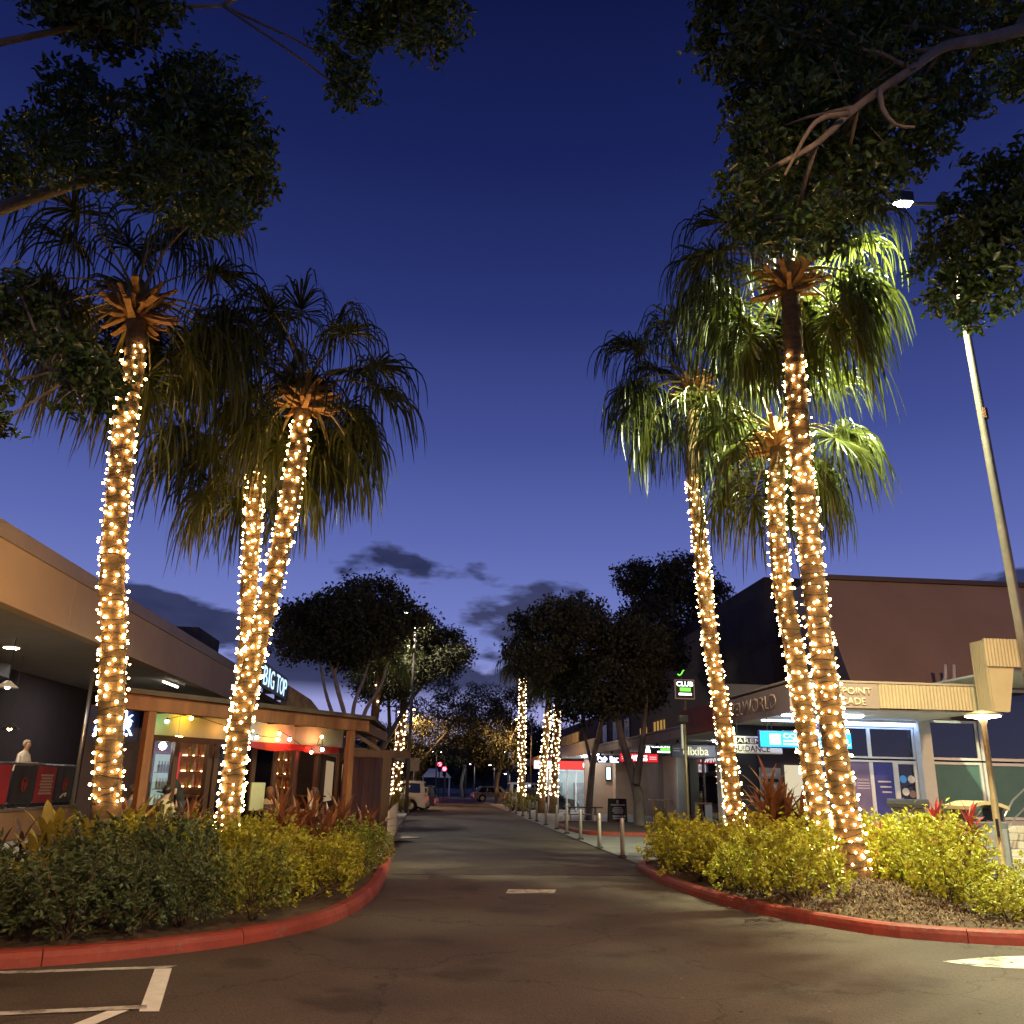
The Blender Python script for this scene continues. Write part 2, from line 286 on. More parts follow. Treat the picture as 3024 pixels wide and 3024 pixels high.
TREE_MR1=[(4.61, 41.0, 8.84, 1.14), (4.2, 43.03, 8.0, 1.05), (5.44, 38.01, 8.59, 1.29), (7.29, 43.38, 9.89, 1.35), (7.04, 40.48, 7.6, 2.13), (8.56, 39.39, 7.74, 1.84), (6.29, 43.9, 7.01, 1.61), (7.59, 38.34, 5.7, 1.66), (6.79, 42.03, 5.31, 1.29), (9.64, 42.14, 6.15, 1.57), (4.32, 38.28, 6.74, 1.17), (11.16, 43.86, 8.22, 1.65)]
TREE_MR2=[(13.06, 58.0, 15.37, 1.29), (15.41, 60.03, 15.16, 2.29), (15.91, 55.01, 14.98, 1.77), (16.57, 60.38, 12.99, 3.07), (18.42, 57.48, 14.36, 1.41), (18.33, 56.39, 11.99, 1.45), (18.15, 60.9, 10.5, 1.93), (13.44, 55.34, 11.63, 2.09)]
TREE_FL=[(-1.08, 75.0, 4.87, 2.26), (-0.77, 77.03, 7.15, 2.09), (1.37, 72.01, 7.26, 1.74), (-2.35, 77.38, 3.22, 1.87), (2.35, 74.48, 5.77, 1.8)]
TREE_FR=[(4.57, 84.0, 8.04, 2.29), (5.78, 86.7, 6.54, 3.15), (6.71, 80.02, 8.03, 2.43), (4.33, 87.17, 5.04, 2.63), (6.58, 83.3, 4.48, 2.01), (8.06, 81.85, 9.64, 1.49)]
TREE_FC=[(3.17, 120.0, 6.28, 2.89), (4.51, 122.7, 10.6, 2.6), (1.41, 116.02, 13.39, 1.76), (5.89, 123.17, 13.52, 1.87)]
TRUNK_MR1=[(8.6, 37.5, -0.04), (8.67, 37.88, 1.13), (8.57, 38.25, 1.97), (8.09, 38.62, 3.94), (7.96, 39.0, 5.78)]
TRUNK_MR1B=[(8.56, 37.8, 1.75), (8.95, 38.15, 3.49), (9.26, 38.5, 5.31)]
TRUNK_MR3=[(7.95, 46.0, 0.02), (7.95, 45.5, 1.23), (8.07, 45.0, 3.0), (8.39, 44.5, 4.78), (8.45, 44.0, 6.3)]
TRUNK_MR3B=[(8.19, 46.0, 2.52), (7.64, 45.0, 4.02), (7.24, 44.0, 5.49)]
STEMS_ML1=[[(-3.77, 42.0, 3.83), (-4.13, 42.0, 4.77), (-4.54, 42.0, 5.96), (-4.93, 42.0, 6.93), (-5.57, 42.0, 8.15)], [(-3.65, 42.0, 3.83), (-3.66, 42.0, 5.02), (-3.23, 42.0, 6.49), (-2.96, 42.0, 7.99)], [(-3.29, 42.0, 3.84), (-3.11, 42.0, 4.8), (-2.46, 42.0, 6.02), (-2.18, 42.0, 7.52)], [(-4.13, 42.0, 4.77), (-4.63, 42.0, 6.2), (-4.51, 42.0, 7.19), (-4.46, 42.0, 8.19)], [(-4.25, 42.0, 3.81), (-4.89, 42.0, 5.23), (-5.33, 42.0, 6.67), (-5.51, 42.0, 7.41)]]
# ------------------------------------------------------------------ ground, road, footpaths
def asphalt_mat():
    m = bpy.data.materials.new('asphalt'); m.use_nodes = True; MATS['asphalt'] = m; n, l = m.node_tree.nodes, m.node_tree.links; b = n['Principled BSDF']
    t = N(n, 'ShaderNodeTexCoord'); P = t.outputs['Object']
    def noise(scale, detail=6, rough=.6, vec=None):
        q = N(n, 'ShaderNodeTexNoise'); q.inputs['Scale'].default_value = scale; q.inputs['Detail'].default_value = detail; q.inputs['Roughness'].default_value = rough; l.new(vec or P, q.inputs['Vector']); return q
    def mult(a, fac_out, col):
        x = N(n, 'ShaderNodeMix', data_type='RGBA', blend_type='MULTIPLY'); l.new(fac_out, x.inputs[0]); l.new(a, x.inputs[6]); x.inputs[7].default_value = (*col, 1); return x.outputs[2]
    base = ramp(n, [(.3, (.052, .036, .028)), (.7, (.105, .076, .060))]); l.new(noise(.55, 8, .62).outputs[0], base.inputs[0]); c = base.outputs[0]
    agg = N(n, 'ShaderNodeTexVoronoi'); agg.inputs['Scale'].default_value = 70; l.new(P, agg.inputs['Vector']); ar = ramp(n, [(.0, (1, 1, 1)), (.5, (0, 0, 0))]); l.new(agg.outputs['Color'], ar.inputs[0]); c = mult(c, ar.outputs[0], (.45, .45, .45))
    st = ramp(n, [(.56, (0, 0, 0)), (.66, (1, 1, 1))]); l.new(noise(.9, 3, .5).outputs[0], st.inputs[0]); c = mult(c, st.outputs[0], (.55, .53, .52))      # oil and damp stains
    wv = N(n, 'ShaderNodeVectorMath', operation='MULTIPLY_ADD'); wv.inputs[1].default_value = (.8, .8, .8); l.new(noise(1.6, 4).outputs['Color'], wv.inputs[0]); l.new(P, wv.inputs[2])
    cr = N(n, 'ShaderNodeTexVoronoi', feature='DISTANCE_TO_EDGE'); cr.inputs['Scale'].default_value = .33; l.new(wv.outputs[0], cr.inputs['Vector']); cf = ramp(n, [(.0, (1, 1, 1)), (.006, (0, 0, 0))]); l.new(cr.outputs['Distance'], cf.inputs[0]); c = mult(c, cf.outputs[0], (.35, .33, .32))
    sp = N(n, 'ShaderNodeTexVoronoi'); sp.inputs['Scale'].default_value = 2.6; l.new(P, sp.inputs['Vector']); sf = ramp(n, [(.0, (1, 1, 1)), (.035, (0, 0, 0))]); l.new(sp.outputs['Distance'], sf.inputs[0])
    gum = N(n, 'ShaderNodeMix', data_type='RGBA'); l.new(sf.outputs[0], gum.inputs[0]); l.new(c, gum.inputs[6]); gum.inputs[7].default_value = (.15, .12, .10, 1); l.new(gum.outputs[2], b.inputs['Base Color'])
    rr = N(n, 'ShaderNodeMapRange'); rr.inputs[3].default_value = .55; rr.inputs[4].default_value = .9; l.new(noise(1.1).outputs[0], rr.inputs[0]); l.new(rr.outputs[0], b.inputs['Roughness']); b.inputs['Specular IOR Level'].default_value = .35
    bp = N(n, 'ShaderNodeBump'); bp.inputs['Strength'].default_value = .55; bp.inputs['Distance'].default_value = .012; l.new(agg.outputs['Distance'], bp.inputs['Height']); l.new(bp.outputs[0], b.inputs['Normal'])
    return m
asphalt = asphalt_mat()
concrete = mat('concrete', (.27, .25, .23), .8, .18, 1.5, .25)
paving = mat('paving', (.21, .20, .195), .7, .22, 1.2, .25)
soil = mat('soil', (.075, .048, .030), .95, .45, 7, 1.0)
mulch_m = mat('mulch', (.17, .105, .06), .9, .3, 20, .3, island=.5)
def worn_red():
    m = mat('red_paint', (.25, .040, .024), .65, .35, 2.2, .5); n, l = m.node_tree.nodes, m.node_tree.links; b = n['Principled BSDF']; old = b.inputs['Base Color'].links[0].from_socket
    t = N(n, 'ShaderNodeTexCoord'); no = N(n, 'ShaderNodeTexNoise'); no.inputs['Scale'].default_value = 5.5; no.inputs['Detail'].default_value = 8; no.inputs['Roughness'].default_value = .72; l.new(t.outputs['Object'], no.inputs['Vector'])
    f = ramp(n, [(.58, (0, 0, 0)), (.66, (.8, .8, .8))]); l.new(no.outputs[0], f.inputs[0]); x = N(n, 'ShaderNodeMix', data_type='RGBA'); l.new(f.outputs[0], x.inputs[0]); l.new(old, x.inputs[6]); x.inputs[7].default_value = (.17, .12, .095, 1)
    n4 = N(n, 'ShaderNodeTexNoise'); n4.inputs['Scale'].default_value = 1.1; n4.inputs['Detail'].default_value = 5; l.new(t.outputs['Object'], n4.inputs['Vector']); d = ramp(n, [(.42, (0, 0, 0)), (.72, (.75, .75, .75))]); l.new(n4.outputs[0], d.inputs[0])
    y = N(n, 'ShaderNodeMix', data_type='RGBA', blend_type='MULTIPLY'); l.new(d.outputs[0], y.inputs[0]); l.new(x.outputs[2], y.inputs[6]); y.inputs[7].default_value = (.45, .38, .36, 1); l.new(y.outputs[2], b.inputs['Base Color'])
    return m
red_paint = worn_red()
white_paint = mat('white_paint', (.72, .70, .66), .6, .12, 9, .2)
worn = bpy.data.materials.new('worn_paint'); worn.use_nodes = True; MATS['worn_paint'] = worn
n, l = worn.node_tree.nodes, worn.node_tree.links
t = N(n, 'ShaderNodeTexCoord'); no = N(n, 'ShaderNodeTexNoise'); no.inputs['Scale'].default_value = 3.2; no.inputs['Detail'].default_value = 8; no.inputs['Roughness'].default_value = .75
l.new(t.outputs['Object'], no.inputs['Vector']); rp = ramp(n, [(.38, (.09, .08, .07)), (.52, (.50, .47, .42)), (.75, (.62, .6, .55))]); l.new(no.outputs[0], rp.inputs[0])
l.new(rp.outputs[0], n['Principled BSDF'].inputs['Base Color']); n['Principled BSDF'].inputs['Roughness'].default_value = .7
struct(MB().quad((-500, -300, 0), (500, -300, 0), (500, 1200, 0), (-500, 1200, 0)), 'road', asphalt)
# far hill on the horizon
hv, hf = [], []
for i in range(41):
    x = -260 + i * 14; h = 10 + 9 * math.sin(i * .33 + 1) + 4 * math.sin(i * 1.1)
    hv += [(x, 430, -1), (x, 470 + 10 * math.sin(i), max(3, h)), (x, 560, -1)]
for i in range(40):
    a = i * 3; hf += [(a, a + 3, a + 4, a + 1), (a + 1, a + 4, a + 5, a + 2)]
struct(MB().add(hv, hf), 'hills', mat('far_hill', (.03, .035, .03), .9, .3, .05, 0), smooth=True)
def strip_profile(path, prof, closed=False):
    """kerb: profile (offset to the left of travel, height) carried along a path"""
    k = len(path); vs, fs = [], []; m = len(prof)
    for i, p in enumerate(path):
        a = path[max(i - 1, 0)]; b = path[min(i + 1, k - 1)]; d = Vector((b[0] - a[0], b[1] - a[1])).normalized(); nx, ny = -d.y, d.x
        for o, z in prof: vs.append((p[0] + nx * o, p[1] + ny * o, z))
    for i in range(k - 1):
        for j in range(m - 1): fs.append((i * m + j, i * m + j + 1, (i + 1) * m + j + 1, (i + 1) * m + j))
    fs += [tuple(range(m)), tuple(range((k - 1) * m, k * m))]
    return MB().add(vs, fs)
def kerb(name, pts, m, h=.14, w=.17):
    path = smooth_path([(x, y, 0) for x, y in pts], .25)
    path = [p + np.array([math.sin(i * 1.7) * .006, math.cos(i * 1.3) * .006, 0]) for i, p in enumerate(path)]
    T = bpy.data.objects.new(name, None); COL.objects.link(T); T['kind'] = 'structure'; ORG[T.name] = Vector((0, 0, 0)); i = 0; rr = random.Random(len(pts))
    while i < len(path) - 1:
        j = min(len(path) - 1, i + rr.choice((6, 7, 8))); seg = [np.array(p) for p in path[i:j + 1]]
        for q, o in ((0, 1), (-1, -2)): seg[q] = seg[q] + (seg[o] - seg[q]) / np.linalg.norm(seg[o] - seg[q]) * .006
        dz = rr.uniform(-.004, .004); dx = rr.uniform(-.006, .006); seg = [p + np.array([dx, dx, 0]) for p in seg]
        part(strip_profile(seg, [(0, -.02), (.012, h * .55 + dz), (.03, h * .86 + dz), (.06, h + dz), (w, h + dz), (w, -.02)]), 'kerb_stone', m, T); i = j
    return T
KL = [(-9.5, 6.4), (-6.6, 7.35), (-4.6, 8.3), (-3.61, 8.75), (-3.06, 9.04), (-2.35, 9.53), (-1.64, 10.31), (-1.11, 11.43), (-.84, 12.83), (-.70, 14.98), (-.72, 18.5), (-.8, 22.0), (-.85, 25)]
KR = [(8.6, 20.6), (5.6, 20.4), (4.7, 19.9), (4.34, 19.2), (4.25, 18.4), (4.16, 16.1), (4.24, 14.21), (4.5, 12.84), (4.98, 11.55), (5.53, 10.78), (6.71, 10.3), (8.6, 10.2), (13, 10.5)]
kerb('kerb', KL, red_paint); kerb('kerb', KR, red_paint)
left_poly = [(-9.3, 6.75), (-6.5, 7.62), (-4.6, 8.55), (-3.6, 9.0), (-3.1, 9.3), (-2.45, 9.75), (-1.75, 10.5), (-1.25, 11.55), (-.98, 12.9), (-.84, 15), (-.86, 19.6), (-3, 20.3), (-6.6, 19.2), (-6.5, 16), (-5.95, 13.9), (-8.6, 11.2)]
right_poly = [(8.4, 20.4), (5.7, 20.2), (4.85, 19.75), (4.5, 19.1), (4.42, 18.3), (4.33, 16.1), (4.42, 14.3), (4.68, 12.95), (5.13, 11.7), (5.65, 10.95), (6.75, 10.48), (8.6, 10.38), (12.8, 10.68), (12.5, 12.6), (10.0, 14.6), (9.6, 17), (9.0, 19)]
def inside_of(poly):
    def inside(x, y):
        r = False; j = len(poly) - 1
        for i in range(len(poly)):
            if (poly[i][1] > y) != (poly[j][1] > y) and x < (poly[j][0] - poly[i][0]) * (y - poly[i][1]) / (poly[j][1] - poly[i][1]) + poly[i][0]: r = not r
            j = i
        return r
    return inside
in_left = inside_of(left_poly); in_right = inside_of(right_poly)
def bed_mesh(poly, hfun):
    bm = bmesh.new(); vs = [bm.verts.new((x, y, .1)) for x, y in poly]; f = bm.faces.new(vs); bmesh.ops.triangulate(bm, faces=[f])
    for _ in range(5): bmesh.ops.subdivide_edges(bm, edges=[e for e in bm.edges if e.calc_length() > .22], cuts=1, use_grid_fill=False); bmesh.ops.triangulate(bm, faces=bm.faces[:])
    for v in bm.verts:
        v.co.z = .1 + (0 if v.is_boundary else hfun(v.co.x, v.co.y))
    mb = MB(); mb.bm(bm); return mb
struct(bed_mesh(left_poly, lambda x, y: .02 + .02 * math.sin(x * 7) * math.cos(y * 6)), 'garden_soil', soil, True)
MOUND = (6.2, 12.7)
mound_h = lambda x, y: .03 + .30 * math.exp(-((x - 6.3) ** 2 + (y - 13.1) ** 2) / .85) + .02 * math.sin(x * 9) * math.cos(y * 8)
struct(bed_mesh(right_poly, mound_h), 'garden_soil', soil, True)
# mulch chips on the bare soil
Cm = []
while len(Cm) < 4200:
    x, y = random.gauss(6.1, .9), random.gauss(12.2, .8)
    if in_right(x, y): Cm.append((x, y, .115 + mound_h(x, y)))
V, F = leaves(np.array(Cm), .09, .018, up=2)
mo = bpy.data.objects.new('mulch', tri_mesh('mulch', V, F, mulch_m)); fin(mo, None); mo['kind'] = 'stuff'
# footpaths (a step above the road) and their edges
struct(MB().prism([(4.62, 20.62), (8.6, 20.75), (9.2, 19.2), (9.8, 17), (10.2, 14.8), (12.7, 12.8), (40, 12.8), (40, 130), (5.3, 130), (5.05, 60), (4.75, 33)], -.05, .03), 'footpath', paving)
struct(MB().prism([(-8.8, 11.4), (-6.1, 14.0), (-6.66, 16), (-6.76, 19.3), (-3.1, 20.45), (-.98, 20.0), (-1.05, 25), (-1.4, 130), (-40, 130), (-40, 2), (-14, 6)], -.05, .12), 'footpath', concrete)
# joints across the left footpath: separate narrow grooves laid as darker inlays
jm = mat('joint', (.09, .085, .08), .9, .2, 5, 0)
for i, (a, b) in enumerate([((-9.8, 13.0), (-6.2, 14.5)), ((-10, 15.4), (-6.6, 16.2)), ((-10, 17.6), (-6.75, 18.0)), ((-10, 19.8), (-6.5, 19.9))]):
    struct(MB().bar((*a, .1225), (*b, .1225), .018, .004), 'footpath_joint', jm)
# painted marks
PAINT_Z = iter((.004, .0055, .007, .0085, .004, .004))
def road_paint(poly, m, name='road_marking'):
    pz = next(PAINT_Z); struct(MB().add([(x, y, pz) for x, y in poly], [tuple(range(len(poly)))]), name, m)
road_paint([(-8, 7.62), (-2.23, 8.84), (-2.18, 8.96), (-8, 7.76)], worn)
road_paint([(-2.33, 8.80), (-2.0, 7.28), (-1.86, 7.28), (-2.19, 8.82)], white_paint)
road_paint([(-8, 6.08), (-1.97, 7.36), (-2.0, 7.47), (-8, 6.2)], worn)
road_paint([(-2.22, 7.28), (-2.58, 6.0), (-2.42, 6.0), (-2.08, 7.3)], white_paint)
road_paint([(1.25, 14.75), (2.02, 14.85), (2.12, 15.35), (1.33, 15.3)], worn)
road_paint([(5.2, 9.35), (5.9, 9.62), (7.5, 9.85), (9.5, 9.95), (9.5, 9.1), (7.5, 8.95), (6.0, 8.95), (5.4, 9.1)], worn)
# cross seam where the lane meets the car park
struct(MB().bar((-.62, 17.6, .003), (4.2, 17.9, .003), .06, .008), 'road_seam', mat('tar', (.022, .02, .02), .5, .2, 5, .2))
# low speed hump of the lane
hp = [(0, .002), (.3, .03), (.7, .045), (1.1, .03), (1.4, .002)]
struct(MB().add([(x, 27.5 + y, z) for x in (-.7, 4.5) for y, z in hp], [(i, i + 1, i + 6, i + 5) for i in range(4)]), 'road_hump', asphalt, True)
# tree island with red kerb further along
isl = [(5.3, 33.2), (5.6, 31.9), (6.6, 31.5), (8.3, 31.6), (9.5, 32.6), (10.0, 35), (9.9, 39), (9.2, 40.5), (7, 41), (5.6, 40), (5.2, 37), (5.3, 33.2)]
kerb('kerb', isl, red_paint, h=.17)
struct(MB().prism([(x + (.12 if x < 7.5 else -.12), y + (.1 if y < 36 else -.1)) for x, y in isl[:-1]], 0, .15), 'island_soil', soil)
struct(MB().bbox(7.95, 8.55, 31.44, 31.66, .02, .185, .01), 'painted_kerb_block', white_paint)
# ------------------------------------------------------------------ palms
trunk_m = mat('palm_trunk', (.21, .135, .062), .9, .4, 5, .9, stretch=(1, 1, 4))
stub_m = mat('palm_stub', (.46, .25, .10), .8, .35, 7, .4, stretch=(3, 3, 1))
frond_m = mat('palm_frond', (.066, .080, .014), .34, .3, 4, 0, spec=.55, trans=.35, island=.3)
stalk_m = mat('palm_stalk', (.28, .23, .09), .5, .2, 6, .1)
cable_m = mat('cable', (.02, .03, .02), .5, .1, 9, 0)
bulb_m = emat('bulb_glow', (1.0, .58, .20), 62)
bulb_far_m = emat('bulb_glow_far', (1.0, .70, .36), 20)
def frond_mesh(elev, seed, hang=1.0, size=1.0):
    """fan frond: stalk arching outward along +x, blade of narrow ribbons that hang"""
    r = random.Random(seed); mb = MB(); st = MB(); e = R(elev); d = Vector((math.cos(e), 0, math.sin(e))); p = Vector((.1, 0, 0)); pts = [p.copy()]; Ls = (1.15 + r.uniform(-.15, .2)) * size; n = 8
    for i in range(n):
        d = (d + Vector((0, r.uniform(-.02, .02), -.085 - .05 * math.cos(e)))).normalized(); p = p + d * Ls / n; pts.append(p.copy())
    st.tube(pts, [.028 - .016 * i / n for i in range(n + 1)], 4)
    lat = Vector((0, 1, 0)); up = lat.cross(d) * -1
    k = 46
    for i in range(k):
        phi = (-125 + 250 * (i + r.uniform(-.3, .3)) / (k - 1)); ph = R(phi); q = p + d * .1 * math.cos(ph); dr = (d * math.cos(ph) + lat * math.sin(ph) + up * .12 * (i % 2 * 2 - 1)).normalized()
        ln = (1.5 - .35 * abs(phi) / 125) * size * r.uniform(.8, 1.15) * hang; m = 9; w0 = .046 * size; vs = []; stiff = r.uniform(.24, .38); dn = Vector((r.uniform(-.10, .10), r.uniform(-.10, .10), -1))
        wd = dr.cross(Vector((r.uniform(-.3, .3), r.uniform(-.3, .3), 1))).normalized()
        for j in range(m + 1):
            t = j / m; w = w0 * (1 - t) ** .5 * (.5 + min(1, t * 5) * .5) + .002
            vs += [q - wd * w / 2, q + wd * w / 2]; dr = dr.lerp(dn, .05 if t < stiff else .46).normalized(); q = q + dr * ln / m
            w2 = dr.cross(Vector((math.cos(i * 2.4), math.sin(i * 2.4), .15)))
            if w2.length > .1: wd = (wd * .7 + w2.normalized() * .3 * (1 if w2.dot(wd) > 0 else -1)).normalized()
        mb.add(vs, [(2 * j, 2 * j + 1, 2 * j + 3, 2 * j + 2) for j in range(m)])
    me = bpy.data.meshes.new('frond'); nv = len(st.v)
    me.from_pydata(st.v + [tuple(v) for v in mb.v], [], st.f + [tuple(i + nv for i in f) for f in mb.f]); me.materials.append(stalk_m); me.materials.append(frond_m)
    mi = [0] * len(st.f) + [1] * len(mb.f); me.polygons.foreach_set('material_index', mi); me.update(); return me
FR = {e: [frond_mesh(e, 100 + e * 3 + s) for s in range(2)] for e in (78, 55, 32, 10, -12, -34)}
def stub_mesh(seed):
    r = random.Random(seed); mb = MB(); w = r.uniform(.045, .06); ln = r.uniform(.26, .36); c = r.uniform(.05, .14)
    prof = [(-.04, 0, w * 1.3, .03), (.1, .05, w, .028), (ln * .7, .07 + c * .2, w * .85, .02), (ln, .06 + c, w * .95, .014)]; vs = []
    for x, z, ww, h in prof: vs += [(x, -ww, z - h), (x, ww, z - h), (x, ww * .7, z + h), (x, -ww * .7, z + h)]
    fs = [(0, 1, 2, 3), (12, 13, 14, 15)] + [(4 * i + j, 4 * i + (j + 1) % 4, 4 * i + 4 + (j + 1) % 4, 4 * i + 4 + j) for i in range(3) for j in range(4)]
    return mesh(mb.add(vs, fs), 'leaf_stub', stub_m)
STUBS = [stub_mesh(s) for s in range(4)]
def ico(rad):
    bm = bmesh.new(); bmesh.ops.create_icosphere(bm, subdivisions=1, radius=rad); mb = MB().bm(bm); return mb
BULB = mesh(ico(1.0), 'bulb', bulb_m, smooth=True)
ICO_V = np.array(ico(1.0).v); ICO_F = np.array(ico(1.0).f)
def palm(key, path, r0, r1, span, label, glabel, fronds, seed, pitch=.115, spacing=.115, far=False, fscale=1.0, up_only=False):
    r = random.Random(seed); base = path[0]; pts = smooth_path(path, .07 if not far else .3); T = thing('palm_tree', label, 'palm tree', tuple(base), 'fairy-lit palm trees'); n = len(pts)
    rad = []
    for i, p in enumerate(pts):
        t = i / (n - 1); h = p[2]; rr = r0 + (r1 - r0) * t + .10 * math.exp(-max(0, h) * 2.2); rad.append(rr * (1 + .045 * math.sin(i * 1.9) + r.uniform(-.02, .02)))
    part(MB().tube([(p[0], p[1], p[2]) for p in pts], rad, 14 if not far else 8), 'trunk', trunk_m, T, True)
    top = Vector(pts[-1])
    if not far:
        # the pale old leaf bases under the crown
        for i in range(46):
            a = i * 2.399 + r.uniform(-.2, .2); z = .06 - .40 * (i / 46) ** .8
            inst(STUBS[i % 4], 'leaf_stub', T, top + Vector((math.cos(a) * r1 * .7, math.sin(a) * r1 * .7, z + .12)), (R(r.uniform(-12, 12)), R(r.uniform(-30, 34)), a), (lambda q: (q, q * .62, q * .7))(r.uniform(1.0, 1.65)))
        part(MB().tube([top, top + Vector((0, 0, .3)), top + Vector((0, 0, .55))], [r1 * 1.25, r1 * 1.2, .05], 10), 'crown_heart', stalk_m, T, True)
    for i in range(fronds):
        t = i / (fronds - 1); el = 80 - 108 * t ** .9 + r.uniform(-8, 8); a = i * 2.399 + r.uniform(-.3, .3)
        front = math.cos(a - math.atan2(-base[1], -base[0]))
        if not far and front > .35 and el < 45: a += math.pi * (.62 if i % 2 else -.62)      # old fronds on the lane side have been cut
        e = min(FR, key=lambda q: abs(q - el))
        inst(FR[e][i % 2], 'frond', T, top + Vector((0, 0, .38 - .32 * t)), (R(r.uniform(-8, 8)), R(r.uniform(-6, 6)), a), fscale * r.uniform(.88, 1.1))
    # the string of lights is a thing of its own, wound up the trunk
    S = thing('string_light', glabel, 'string lights', (base[0], base[1], max(base[2], 0)), 'strings of lights wound round palm trunks'); so_ = ORG[S.name]
    zs = np.array([p[2] for p in pts]); z = span[0]; a = r.uniform(0, 6); hel, bl = [], []
    cov = 0
    while z < span[1]:
        j = int(np.clip(np.searchsorted(zs, z), 1, n - 1)); f = (z - zs[j - 1]) / max(1e-6, zs[j] - zs[j - 1]); c = np.array(pts[j - 1]) * (1 - f) + np.array(pts[j]) * f; rr = rad[j] + .012
        hel.append((c[0] + math.cos(a) * rr, c[1] + math.sin(a) * rr, z + .03 * math.sin(a * 1.7)))
        da = .32 if not far else .6; a += da; z += pitch * da / 6.283; cov += da * rr
        if cov > spacing:
            cov = r.uniform(-.05, .03)
            if r.random() < (.95 if math.sin(z * 5.1 + a * .31) + math.sin(z * 2.3) > -1.1 else .35):
                rb = rr + r.uniform(.005, .03); aa = a + r.uniform(-.3, .3); zz = z + r.gauss(0, .055)
                bl.append((c[0] + math.cos(aa) * rb, c[1] + math.sin(aa) * rb, zz, r.choice((.013, .016, .019, .023)) if not far else r.uniform(.035, .05), math.sin(aa)))
    part(MB().tube(hel, .0065 if not far else .006, 3), 'cable', cable_m, S)
    bl.sort(key=lambda b: b[4])       # those on the camera side first
    nb = 0 if far else 300
    for b in bl[:nb]: inst(BULB, 'bulb', S, b[:3], (0, 0, 0), b[3])
    rest = bl[nb:]
    if rest:
        c = np.array([b[:3] for b in rest]) - np.array(so_); s_ = np.array([b[3] for b in rest])
        V = (c[:, None] + ICO_V[None] * s_[:, None, None]).reshape(-1, 3); F = (ICO_F[None] + (np.arange(len(rest)) * len(ICO_V))[:, None, None]).reshape(-1, 3)
        o = bpy.data.objects.new('bulbs', tri_mesh('bulbs', V, F, bulb_far_m if far else bulb_m)); fin(o, S); o['kind'] = 'stuff'
    return T, S
PL = [('A', .185, .16, 34, 'tall leaning palm nearest the terrace railing, its crown tangled with a dark leafy tree', 'warm fairy lights on the solitary palm in front of the terrace railing'),
      ('B', .165, .145, 28, 'shorter slim rear trunk of the V-shaped palm pair by the pub', 'warm fairy lights on the shorter, straighter trunk of the V-shaped palm pair'),
      ('C', .175, .16, 36, 'taller palm of the V-shaped pair by the pub, bending towards the road', 'warm fairy lights on the taller, bending trunk of the V-shaped palm pair'),
      ('D', .165, .145, 30, 'slender palm beside the road in the right bed, farthest from the rubbish bins', 'warm fairy lights on the slender palm next to the large bronze cordyline'),
      ('E', .18, .155, 28, 'shorter palm crossing behind the thick palm in the right bed', 'warm fairy lights on the shorter palm that crosses behind the thick one'),
      ('F', .19, .16, 36, 'thick tall palm on the bare mound in the right bed', 'warm fairy lights on the thick palm rising from the bare mound')]
for i, (k, r0, r1, nf, la, gl) in enumerate(PL): palm(k, PALM_PATHS[k], r0, r1, LIGHT_SPAN[k], la, gl, nf, 20 + i)
for i, (x, y, h, top, lean, la, gl) in enumerate([
        (-1.95, 53.0, 9.6, 5.6, .35, 'distant lit palm beside the white wagon, its crown lost in the umbrella tree', 'warm fairy lights on the far palm beside the white wagon'),
        (6.0, 60.0, 9.6, 8.6, -.1, 'far lit palm standing tallest of the three beyond the bollards', 'warm fairy lights on the tallest far palm beyond the bollards'),
        (6.9, 57.0, 8.2, 6.2, .55, 'far lit palm leaning away, left one of the crossing pair beyond the bollards', 'warm fairy lights on the left trunk of the far crossing pair'),
        (7.6, 56.5, 8.4, 6.6, .3, 'far lit palm in front of the bright shop, right one of the crossing pair', 'warm fairy lights on the right trunk of the far crossing pair'),
        (-3.1, 47.0, 8.2, 7.0, .2, 'far palm behind the pergola with only scraps of lights showing', 'scraps of warm fairy lights glinting behind the pergola roof')]):
    sp = (1.0, top) if i < 4 else (4.6, 7.2)
    palm('far', [(x, y, 0), (x + lean * .25, y, h * .33), (x + lean * .6, y, h * .66), (x + lean, y, h)], .24, .2, sp, la, gl, 16, 60 + i, pitch=.22 if i < 4 else .9, spacing=.17 if i < 4 else .5, far=True, fscale=1.0)
